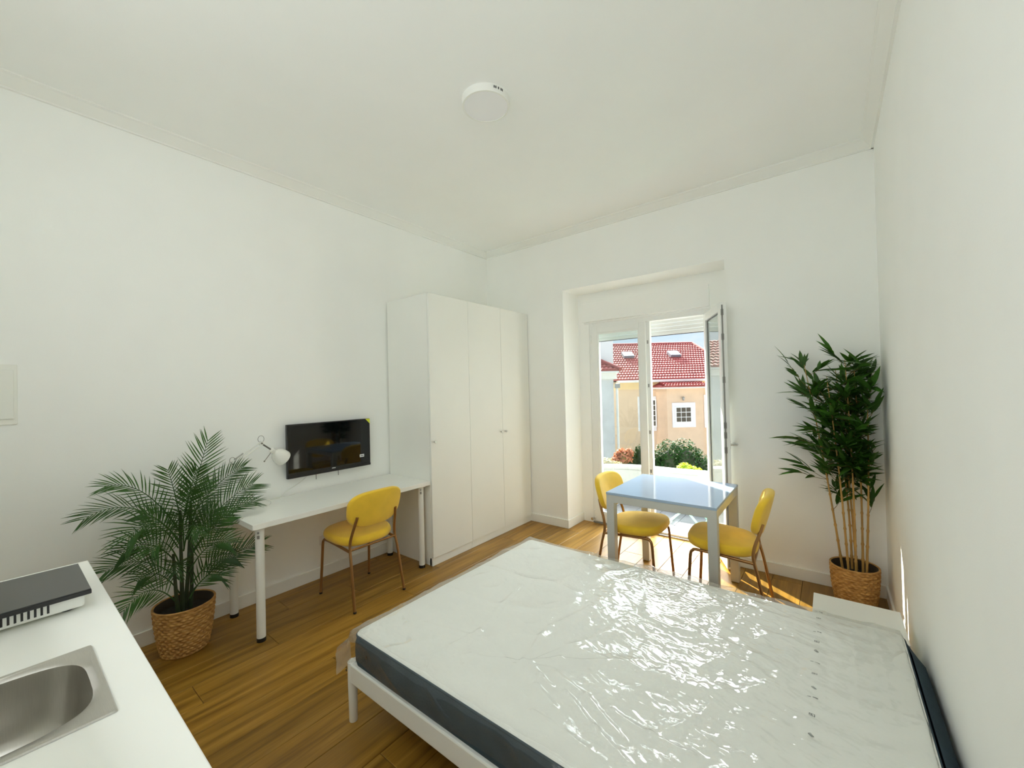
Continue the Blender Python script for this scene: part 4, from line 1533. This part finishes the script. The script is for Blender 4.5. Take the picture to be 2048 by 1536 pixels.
FR = [  # base, tip, arch, leaflet length, pairs, face
    ((0.25, -3.10, 0.74), (0.27, -2.985, 1.245), 0.03, 0.165, 18, 1.0),
    ((0.27, -3.12, 0.72), (0.40, -3.21, 1.110), 0.06, 0.130, 16, 0.95),
    ((0.24, -3.08, 0.76), (0.22, -2.775, 1.035), 0.10, 0.130, 19, 0.75),
    ((0.25, -3.08, 0.62), (0.30, -2.750, 0.925), 0.09, 0.165, 19, 1.0),
    ((0.26, -3.08, 0.56), (0.34, -2.745, 0.810), 0.16, 0.120, 19, 0.5),
    ((0.26, -3.07, 0.34), (0.35, -2.735, 0.535), 0.09, 0.140, 20, 0.8),
    ((0.27, -3.09, 0.30), (0.34, -2.945, 0.400), 0.12, 0.130, 15, 0.8),
    ((0.22, -3.12, 0.70), (0.20, -3.440, 1.035), 0.20, 0.130, 19, 0.55),
    ((0.24, -3.13, 0.66), (0.32, -3.535, 0.900), 0.24, 0.140, 20, 0.5),
    ((0.27, -3.14, 0.62), (0.42, -3.380, 0.780), 0.20, 0.185, 19, 1.0),
    ((0.24, -3.13, 0.42), (0.27, -3.450, 0.590), 0.16, 0.150, 19, 0.6),
    ((0.26, -3.14, 0.28), (0.40, -3.400, 0.400), 0.20, 0.140, 18, 0.7),
    ((0.29, -3.12, 0.60), (0.52, -3.100, 0.740), 0.20, 0.130, 16, 0.2),
    ((0.29, -3.13, 0.42), (0.52, -3.210, 0.560), 0.18, 0.125, 16, 0.3),
    ((0.22, -3.08, 0.66), (0.10, -2.940, 0.950), 0.08, 0.120, 16, 0.8),
    ((0.22, -3.12, 0.62), (0.10, -3.270, 0.820), 0.10, 0.120, 16, 0.8),
    ((0.28, -3.10, 0.66), (0.46, -3.020, 0.900), 0.10, 0.120, 15, 0.5),
    ((0.27, -3.14, 0.54), (0.46, -3.300, 0.690), 0.16, 0.160, 18, 0.9),
    ((0.27, -3.09, 0.46), (0.44, -2.930, 0.620), 0.14, 0.140, 17, 0.9),
    ((0.25, -3.10, 0.80), (0.33, -3.060, 1.080), 0.05, 0.120, 15, 0.8),
    ((0.25, -3.13, 0.50), (0.36, -3.390, 0.700), 0.16, 0.170, 18, 1.0),
    ((0.25, -3.10, 0.50), (0.36, -2.900, 0.760), 0.10, 0.150, 17, 1.0),
    ((0.26, -3.12, 0.72), (0.38, -3.100, 0.980), 0.06, 0.110, 14, 0.7),
    ((0.24, -3.13, 0.34), (0.34, -3.330, 0.520), 0.14, 0.140, 16, 0.9),
    ((0.27, -3.08, 0.38), (0.38, -2.880, 0.500), 0.12, 0.130, 16, 0.9),
    ((0.24, -3.08, 0.55), (0.16, -2.920, 0.780), 0.08, 0.120, 16, 0.9),
    ((0.26, -3.11, 0.60), (0.42, -3.160, 0.860), 0.12, 0.130, 15, 0.8),
]
for (b, t, ar_, L_, n_, fc_) in FR:
    frond(b, t, ar_, L_, n_, face=fc_)

# ------------------------------------------------------------------ bamboo
BC = (3.445, -0.215, 0.0)
bp_ = thing('potted_bamboo', 'tall leafy bamboo in a woven basket in the corner by the bedside table', 'plant', BC)
basket(bp_, BC, 0.104, 0.130, 0.265)
canes = [((3.385, -0.20), (3.205, -0.22, 1.64)), ((3.415, -0.25), (3.330, -0.30, 1.55)), ((3.435, -0.17), (3.400, -0.16, 1.02)),
         ((3.452, -0.26), (3.430, -0.27, 1.66)), ((3.490, -0.20), (3.480, -0.20, 1.58)), ((3.505, -0.24), (3.540, -0.23, 1.48)), ((3.46, -0.17), (3.38, -0.14, 1.60))]
leaf_specs = []
rb = random.Random(11)


def cane_at(b, t, z):
    u_ = (z - 0.20) / (t[2] - 0.20)
    bend = 0.03 * math.sin(PI * u_)
    return Vector((b[0] + (t[0] - b[0]) * u_ + bend * 0.3, b[1] + (t[1] - b[1]) * u_, z))


for ci, (b, t) in enumerate(canes):
    P, R = [], []
    z = 0.20
    nodes = []
    while z < t[2]:
        seg = 0.105
        for u_, rr_ in ((0, 1.35), (0.06, 1.30), (0.12, 1.0), (0.5, 0.95), (0.9, 1.0)):
            zz = z + seg * u_
            if zz > t[2]:
                break
            P.append(cane_at(b, t, zz))
            R.append(max(0.0016, (0.0078 - 0.0050 * (zz - 0.2) / 1.2)) * rr_)
        nodes.append(z)
        z += seg
    P.append(Vector(t))
    R.append(0.0015)
    cn = part('cane', M().tube(P, R, 8), CANE, bp_, smooth=60)
    for z in nodes:
        lo = 0.52 if ci in (0, 2, 5) else 0.72
        if z < lo:
            continue
        dens = 1 if z < 0.80 else (3 if z < 1.42 else 2)
        for q in range(dens):
            if z < 0.80 and rb.random() < 0.35:
                continue
            p = cane_at(b, t, z)
            for _ in range(30):
                az = rb.uniform(-PI, PI)
                el = math.radians(rb.uniform(12, 62))
                d = Vector((math.cos(az) * math.cos(el), math.sin(az) * math.cos(el), math.sin(el)))
                if d.x < -0.45:
                    ln = rb.uniform(0.10, 0.24)
                else:
                    ln = rb.uniform(0.05, 0.14)
                en = p + d * ln
                if en.x < 3.575 and en.y < -0.05 and en.y > -0.46 and en.x > 3.10:
                    break
            mid = p + d * ln * 0.5 + Vector((0, 0, -0.01))
            part('twig', M().tube(catmull([p, mid, en], 3), 0.0016, 5), TWIG, cn, smooth=60)
            nl = rb.choice([5, 6, 7, 8])
            for i in range(nl):
                frac = 0.35 + 0.65 * (i + 1) / nl
                o_ = p + (en - p) * frac
                spread = rb.uniform(-1.0, 1.0) if i < nl - 1 else rb.uniform(-.2, .2)
                side = d.cross(Vector((0, 0, 1))).normalized()
                dl_ = (d * 0.8 + side * spread * 0.9 + Vector((0, 0, rb.uniform(-0.35, 0.35)))).normalized()
                L_ = rb.uniform(0.115, 0.185)
                tipp = o_ + dl_ * L_
                if tipp.x > 3.615:
                    dl_.x = -abs(dl_.x) * 0.6
                if tipp.y > -0.02:
                    dl_.y = -abs(dl_.y)
                dl_.normalize()
                leaf_specs.append((o_, dl_, L_, rb.uniform(-0.7, 0.7)))


def leaf_mesh(cv):
    m = M()
    ts = [0, 0.18, 0.42, 0.70, 1.0]
    ws = [0.0, 0.075, 0.092, 0.062, 0.0]
    V_ = []
    for t, w in zip(ts, ws):
        zc = -cv * t * t
        V_ += [(t, w, zc + 0.03 * w / 0.09), (t, 0, zc), (t, -w, zc + 0.03 * w / 0.09)]
    F_ = []
    for i in range(4):
        F_ += [(3 * i, 3 * i + 3, 3 * i + 4, 3 * i + 1), (3 * i + 1, 3 * i + 4, 3 * i + 5, 3 * i + 2)]
    return m.add(V_, F_)


leaf_meshes = [mesh_from('leaf', leaf_mesh(c), LEAF, smooth=180) for c in (0.04, 0.12, 0.2, -0.04)]
# the leaves nearest the room are objects, the ones buried in the middle are one mass
leaf_specs.sort(key=lambda s_: (s_[0] - CAM).length + 0.15 * rb.random())
extra = M()
for i, (o_, d, L_, rl) in enumerate(leaf_specs):
    xq = d
    yq = Vector((0, 0, 1)).cross(xq)
    if yq.length < 0.05:
        yq = Vector((1, 0, 0)).cross(xq)
    yq.normalize()
    zq = xq.cross(yq)
    Rm = Matrix((xq, yq, zq)).transposed() @ Matrix.Rotation(rl, 3, 'X')
    if i < 290:
        lo = bpy.data.objects.new('leaf', leaf_meshes[i % 4])
        COL.objects.link(lo)
        lo.parent = bp_
        lo.location = o_ - Vector(BC)
        lo.rotation_euler = Rm.to_euler()
        lo.scale = (L_, L_, L_)
    else:
        lm = leaf_mesh(0.1)
        extra.add([tuple(o_ + Rm @ (Vector(p) * L_)) for p in lm.v], lm.f)
if extra.v:
    part('foliage', extra, LEAF, bp_, smooth=180, kind='stuff')

# ------------------------------------------------------------------ balcony
struct('ground_terrace', M().box(-3.0, 5.5, 0.62, 2.75, -0.50, -0.35), TERRACE, 'pale terrace floor outside the balcony door')
tile_m = {}
terr = bpy.data.objects['ground_terrace']
tw = 0.33
for i in range(12):
    for j in range(6):
        xa, ya = -0.3 + i * tw, 0.64 + j * tw
        if 'a' not in tile_m:
            tile_m['a'] = mesh_from('tile', M().box(0.003, tw - 0.003, 0.003, tw - 0.003, 0, 0.008), TERRACE)
        o = bpy.data.objects.new('tile', tile_m['a'])
        COL.objects.link(o)
        o.parent = terr
        o.location = (xa, ya, -0.35)
pp = [(-0.35, 0.9), (-0.25, 1.35), (0.05, 1.78), (0.40, 2.15), (0.72, 2.36), (1.03, 2.43), (1.55, 2.445), (2.1, 2.50), (2.7, 2.56), (3.4, 2.62), (4.6, 2.70)]
pth = [Vector((a, b, 0)) for a, b in pp]
pth = catmull([(a, b, 0) for a, b in pp], 6)


def wall_along(path, z0, z1, th):
    m = M()
    n = len(path)
    L_, R_ = [], []
    for i, p in enumerate(path):
        t = (path[min(i + 1, n - 1)] - path[max(i - 1, 0)]).normalized()
        s = Vector((-t.y, t.x, 0))
        L_.append(p + s * th)
        R_.append(p - s * 0.0)
    V_ = []
    for a, b in zip(L_, R_):
        V_ += [(a.x, a.y, z0), (b.x, b.y, z0), (b.x, b.y, z1), (a.x, a.y, z1)]
    F_ = []
    for i in range(n - 1):
        for k_ in range(4):
            k2 = (k_ + 1) % 4
            F_.append((i * 4 + k_, i * 4 + k2, (i + 1) * 4 + k2, (i + 1) * 4 + k_))
    F_ += [(0, 1, 2, 3), tuple((n - 1) * 4 + k_ for k_ in (3, 2, 1, 0))]
    return m.add(V_, F_)


pw = struct('wall_parapet', wall_along(pth, -0.36, 0.205, 0.16), PARAPET, 'low curved white parapet round the balcony', smooth=30)
cap_path = [p + Vector((0, -0.02, 0)) for p in pth]
part('coping', wall_along(cap_path, 0.205, 0.245, 0.20), PARAPET, pw, smooth=30)

# mint folding chair and table
ch = thing('folding_chair', 'mint green folding metal chair standing on the balcony', 'chair', (1.80, 1.95, -0.342))
cc = Vector((1.80, 1.95, -0.342))


def bar(m, a, b, w=0.012, t=0.006):
    a, b = cc + Vector(a), cc + Vector(b)
    d = (b - a).normalized()
    s = Vector((0, 1, 0)) - d * d.y
    s = s.normalized() if s.length > 0.1 else Vector((1, 0, 0))
    m.obox((a + b) / 2, d, s, d.cross(s), (b - a).length / 2, t, w)
    return m


for yy in (-0.19, 0.19):
    part('leg', bar(M(), (0.22, yy, 0), (-0.36, yy * 0.96, 0.66)), MINT, ch)
    part('leg', bar(M(), (-0.22, yy * 0.86, 0), (0.20, yy * 0.86, 0.43)), MINT, ch)
for i in range(5):
    part('seat_slat', M().obox(cc + Vector((-0.17 + i * 0.085, 0, 0.435)), (1, 0, 0), (0, 1, 0), (0, 0, 1), 0.033, 0.19, 0.006), MINT, ch)
for i in range(2):
    u_ = 0.86 + i * 0.12
    part('back_slat', M().obox(cc + Vector((0.22 - 0.58 * u_, 0, 0.66 * u_)), (0.66, 0, 0.75), (0, 1, 0), (-0.75, 0, 0.66), 0.006, 0.185, 0.032), MINT, ch)
part('stretcher', bar(M(), (-0.20, -0.16, 0.03), (-0.20, 0.16, 0.03)), MINT, ch)
ft = thing('folding_table', 'small round mint green folding table on the balcony', 'table', (2.22, 1.75, -0.342))
tc_ = Vector((2.22, 1.75, -0.342))
part('tabletop', M().lathe([(0.01, 0.645), (0.27, 0.645), (0.275, 0.650), (0.275, 0.660), (0.27, 0.664), (0.01, 0.664)], c=tuple(tc_), n=40), MINT, ft, smooth=40)
cc = tc_
for yy in (-0.17, 0.17):
    part('leg', bar(M(), (0.22, yy, 0), (-0.20, yy, 0.645)), MINT, ft)
    part('leg', bar(M(), (-0.22, yy * 0.85, 0), (0.20, yy * 0.85, 0.645)), MINT, ft)

# ------------------------------------------------------------------ neighbouring houses, in their own frame: x along the street front, y away from us
struct('ground', M().box(-60, 60, 2.9, 90, -3.6, -3.4), GROUND, 'garden ground below the balcony')
HO = (CAM.x, CAM.y, 0.0)


def house(name, label, cat='house', group=None):
    return thing(name, label, cat, HO, YAW, group, world=False)


def tiles(m, u0, u1, v0, z0, v1, z1, rows, per, amp=0.03, hip=None, lift=0.045):
    """rows of barrel tiles on a slope from (v0,z0) up to (v1,z1); hip(t) trims u1"""
    for r in range(rows):
        ta, tb_ = r / rows, (r + 1.12) / rows
        ue = u1 if hip is None else hip(ta)
        us_ = u0 if not isinstance(u0, tuple) else u0[0]
        ncol = max(2, int((ue - us_) / per) * 4)
        V_ = []
        for i in range(ncol + 1):
            uu = us_ + (ue - us_) * i / ncol
            w = abs(math.cos(PI * i / 4))
            w = amp * (w if i % 4 else 1.0)
            va, za = v0 + (v1 - v0) * ta, z0 + (z1 - z0) * ta
            vb, zb = v0 + (v1 - v0) * min(tb_, 1), z0 + (z1 - z0) * min(tb_, 1)
            V_ += [(uu, va, za + lift + w + 0.022), (uu, vb, zb + w), (uu, va, za - 0.01 + w * 0.2)]
        F_ = []
        for i in range(ncol):
            a = 3 * i
            F_ += [(a, a + 3, a + 4, a + 1), (a + 2, a + 5, a + 3, a)]
        m.add(V_, F_)
    return m


hs = house('yellow_house', 'cream yellow house with a red tiled roof behind the garden shrubs')
part('wall', M().box(3.6, 9.95, 18.0, 24.5, -3.5, 1.70), FACADE, hs)
part('trim_band', M().box(3.9, 10.0, 17.95, 18.0, 1.36, 1.46), FACADE2, hs)
part('frieze', M().box(3.9, 10.0, 17.97, 18.0, 1.46, 1.66), FACADE2, hs)
part('gutter', M().box(4.60, 10.15, 17.62, 17.90, 1.66, 1.765), GUTTER, hs, bevel=0.02)
part('eave_soffit', M().box(4.60, 10.1, 17.88, 18.05, 1.66, 1.70), GUTTER, hs)
RV0, RZ0, RV1, RZ1 = 17.66, 1.76, 21.5, 3.68
hipu = lambda t: 10.15 - 0.57 * t
ro = part('roof', M().add([(3.98, RV0, RZ0), (10.15, RV0, RZ0), (9.58, RV1, RZ1), (3.98, RV1, RZ1), (10.15, 25.3, RZ0), (3.98, 25.3, RZ0)],
                          [(0, 1, 2, 3), (1, 4, 2), (3, 2, 4, 5), (0, 5, 4, 1), (0, 3, 5)]), ROOFM, hs)
part('tile_covering', tiles(M(), 3.98, 10.15, RV0, RZ0, RV1, RZ1, 17, 0.125, 0.032, hipu), ROOFT, hs, kind='stuff')
part('ridge_cap', M().tube([(3.98, RV1, RZ1 + 0.03), (9.58, RV1, RZ1 + 0.03)], 0.075, 10), ROOFT, ro, smooth=50)
part('hip_cap', M().tube([(9.58, RV1, RZ1 + 0.04), (10.15, RV0, RZ0 + 0.06)], 0.075, 10), ROOFT, ro, smooth=50)
for u_ in (5.45, 7.72):
    sl = Vector((0, RV1 - RV0, RZ1 - RZ0)).normalized()
    nn = Vector((0, -sl.z, sl.y))
    c0 = Vector((u_ + 0.27, 20.0, RZ0 + (20.0 - RV0) * (RZ1 - RZ0) / (RV1 - RV0)))
    sf = part('skylight', M().obox(c0 + nn * 0.10, (1, 0, 0), sl, nn, 0.25, 0.28, 0.09), SKYLF, hs)
    part('pane', M().obox(c0 + nn * 0.195, (1, 0, 0), sl, nn, 0.225, 0.25, 0.008), SKYLG, sf)
# bay
poly = [(6.36, 18.0), (6.58, 17.3), (8.12, 17.3), (8.34, 18.0)]
part('bay_wall', M().prism(poly, -3.5, 1.44, lambda a, b, t: (a, b, t)), FACADE, hs)
be = [(6.12, 18.0), (6.40, 17.08), (8.30, 17.08), (8.56, 18.0)]
bt_ = [(6.50, 18.0), (6.56, 17.72), (8.10, 17.72), (8.16, 18.0)]
part('bay_roof', M().add([(a, b, 1.46) for a, b in be] + [(a, b, 1.63) for a, b in bt_] + [(a, b, 1.42) for a, b in be],
                         [(0, 1, 5, 4), (1, 2, 6, 5), (2, 3, 7, 6), (4, 5, 6, 7), (8, 9, 1, 0), (9, 10, 2, 1), (10, 11, 3, 2), (11, 10, 9, 8)]), ROOFT, hs)
part('bay_eave_tile', tiles(M(), 6.38, 8.32, 17.04, 1.44, 17.72, 1.61, 3, 0.115, 0.032, lambda t: 8.32 - 0.2 * t), ROOFT, hs, kind='stuff')
part('bay_gutter', M().add([(a, b, 1.36) for a, b in be] + [(a, b, 1.43) for a, b in be], [(0, 1, 5, 4), (1, 2, 6, 5), (2, 3, 7, 6), (4, 5, 6, 7), (3, 2, 1, 0)]), GUTTER, hs)


def far_window(u0, u1, z0, z1, v, cols, rows, gu0, gu1, gz0, gz1):
    wf = part('window', M().box(u0, u1, v - 0.05, v, z0, z1), STONE, hs)
    part('sash', M().box(gu0 - 0.05, gu1 + 0.05, v - 0.075, v - 0.05, gz0 - 0.05, gz1 + 0.05), PVC, wf)
    pw_, ph_ = (gu1 - gu0) / cols, (gz1 - gz0) / rows
    g = 0.028
    for i in range(cols):
        for j in range(rows):
            part('pane', M().box(gu0 + i * pw_ + g / 2, gu0 + (i + 1) * pw_ - g / 2, v - 0.082, v - 0.074, gz0 + j * ph_ + g / 2, gz0 + (j + 1) * ph_ - g / 2), PANED, wf)


far_window(6.78, 7.76, -0.29, 0.755, 17.3, 3, 3, 6.93, 7.56, -0.06, 0.56)
far_window(5.54, 6.34, -0.49, 1.035, 18.0, 3, 5, 5.72, 6.30, -0.27, 0.87)
far_window(8.46, 9.46, -0.40, 1.05, 18.0, 3, 4, 8.65, 9.28, -0.15, 0.85)
part('wall_lantern', M().cyl((7.24, 17.28, 0.99), (7.24, 17.20, 0.99), 0.02, 8).lathe([(0.02, 0.06), (0.055, 0.03), (0.045, -0.08), (0.02, -0.1)], c=(7.24, 17.19, 0.95), n=10), GREYM, hs)

wg = house('grey_house', 'grey rendered house corner with a tiled roof and white chimney beside the yellow house')
part('wall', M().box(-3.0, 3.75, 15.0, 17.5, -3.5, 1.80), GREYWALL, wg)
part('cornice', M().box(-3.0, 3.86, 14.90, 17.5, 1.78, 2.05), FACADE2 if False else GUTTER, wg, bevel=0.03)
part('gutter', M().box(-3.0, 3.92, 14.78, 14.92, 2.0, 2.08), GUTTER, wg, bevel=0.02)
part('roof', M().add([(-3, 14.8, 2.08), (3.95, 14.8, 2.08), (2.3, 17.3, 3.2), (-3, 17.3, 3.2), (3.95, 17.5, 2.08), (-3, 17.55, 2.08)],
                     [(0, 1, 2, 3), (1, 4, 2), (3, 2, 4, 5)]), ROOFM, wg)
part('tile_covering', tiles(M(), -3.0, 3.95, 14.8, 2.08, 17.3, 3.2, 10, 0.15, 0.035, lambda t: 3.95 - 1.65 * t), ROOFT, wg, kind='stuff')
part('hip_cap', M().tube([(3.97, 14.78, 2.14), (2.3, 17.3, 3.24)], 0.085, 10), ROOFT, wg, smooth=50)
part('chimney', M().box(3.02, 3.99, 15.9, 16.5, 2.0, 4.6), STONE, wg)
part('downpipe', M().cyl((3.86, 14.95, -3.4), (3.86, 14.95, 1.45), 0.045, 12), GUTTER, wg, smooth=40)
part('hopper', M().box(3.78, 3.96, 14.86, 15.02, 1.45, 1.62), GREYM, wg, bevel=0.02)

# ------------------------------------------------------------------ shrubs between the balcony and the houses
def shrub(name, label, blobs, mat, nleaf, lsize, stem_z=-3.4, seed=0):
    r = random.Random(seed)
    u0 = sum(b[0] for b in blobs) / len(blobs)
    v0 = sum(b[1] for b in blobs) / len(blobs)
    wx_ = HO[0] + u0 * cy_ - v0 * sy_
    wy_ = HO[1] + u0 * sy_ + v0 * cy_
    t = thing(name, label, 'shrub', (wx_, wy_, stem_z), YAW, 'garden shrubs', world=False)
    m = M()
    tot = sum(b[3] * b[4] for b in blobs)
    for (bu, bv, bz, ru, rz) in blobs:
        for _ in range(int(nleaf * ru * rz / tot)):
            a, c_ = r.uniform(0, 2 * PI), r.uniform(-0.55, 1)
            s_ = math.sqrt(1 - c_ * c_)
            q = r.uniform(0.72, 1.04)
            p = Vector((bu - u0 + ru * q * s_ * math.cos(a), bv - v0 + ru * 0.7 * q * s_ * math.sin(a), bz - stem_z + rz * q * c_))
            n_ = Vector((s_ * math.cos(a) + r.uniform(-.8, .8), s_ * math.sin(a) + r.uniform(-.8, .8), c_ + r.uniform(-.5, .9))).normalized()
            t1 = n_.cross(Vector((r.uniform(-1, 1), r.uniform(-1, 1), r.uniform(-1, 1)))).normalized()
            t2 = n_.cross(t1)
            L_ = lsize * r.uniform(0.6, 1.3)
            m.add([p - t1 * L_, p - t2 * L_ * .5 + n_ * L_ * .15, p + t1 * L_, p + t2 * L_ * .5 + n_ * L_ * .15], [(0, 1, 2, 3)])
    part('foliage', m, mat, t, kind='stuff')
    core = M()
    for (bu, bv, bz, ru, rz) in blobs:
        core.lathe([(0.02, -0.8 * rz), (0.5 * ru, -0.62 * rz), (0.66 * ru, 0), (0.5 * ru, 0.45 * rz), (0.02, 0.62 * rz)], c=(bu - u0, bv - v0, bz - stem_z), n=12)
    part('branch_core', core, STEMD if mat in (BUSHD,) else TWIG, t, smooth=60)
    zlow = min(b[2] for b in blobs) - stem_z
    part('stem', M().tube([(0, 0, 0), (0.03, 0, zlow * 0.5), (0, 0, zlow)], [0.08, 0.06, 0.05], 8), TWIG, t, smooth=60)
    return t


shrub('garden_shrub', 'large dark green leafy shrub filling the garden before the bay window',
      [(3.55, 9.3, -0.35, 0.42, 0.62), (3.86, 9.2, -0.30, 0.38, 0.60), (4.15, 9.3, -0.55, 0.40, 0.60), (3.25, 9.3, -0.55, 0.35, 0.55), (4.5, 9.4, -0.75, 0.5, 0.6), (3.8, 9.1, -0.9, 0.8, 0.6)], BUSHD, 9000, 0.036, seed=1)
shrub('garden_shrub', 'bright lime green shrub just over the parapet',
      [(3.36, 8.0, -0.22, 0.17, 0.20), (3.56, 8.0, -0.26, 0.16, 0.16), (3.2, 8.0, -0.32, 0.15, 0.16)], BUSHY, 1400, 0.034, seed=2)
shrub('garden_shrub', 'reddish brown dry shrub beside the grey house wall',
      [(2.42, 9.0, -0.06, 0.20, 0.20), (2.30, 9.0, -0.18, 0.18, 0.18), (2.55, 9.0, 0.02, 0.10, 0.12)], BUSHR, 900, 0.040, seed=3)
shrub('garden_shrub', 'low dark green shrub between the dry shrub and the door post',
      [(3.052, 10.6, -0.46, 0.303, 0.28), (3.285, 10.6, -0.32, 0.163, 0.303), (2.854, 10.6, -0.6, 0.303, 0.233), (3.378, 10.716, -0.6, 0.291, 0.349)], BUSHD, 2600, 0.032, seed=4)
shrub('garden_shrub', 'pale flowering shrub at the left of the garden',
      [(1.82, 8.0, -0.10, 0.22, 0.22), (2.02, 8.0, -0.14, 0.18, 0.18), (1.6, 8.0, -0.15, 0.2, 0.2)], BUSHW, 1500, 0.026, seed=5)
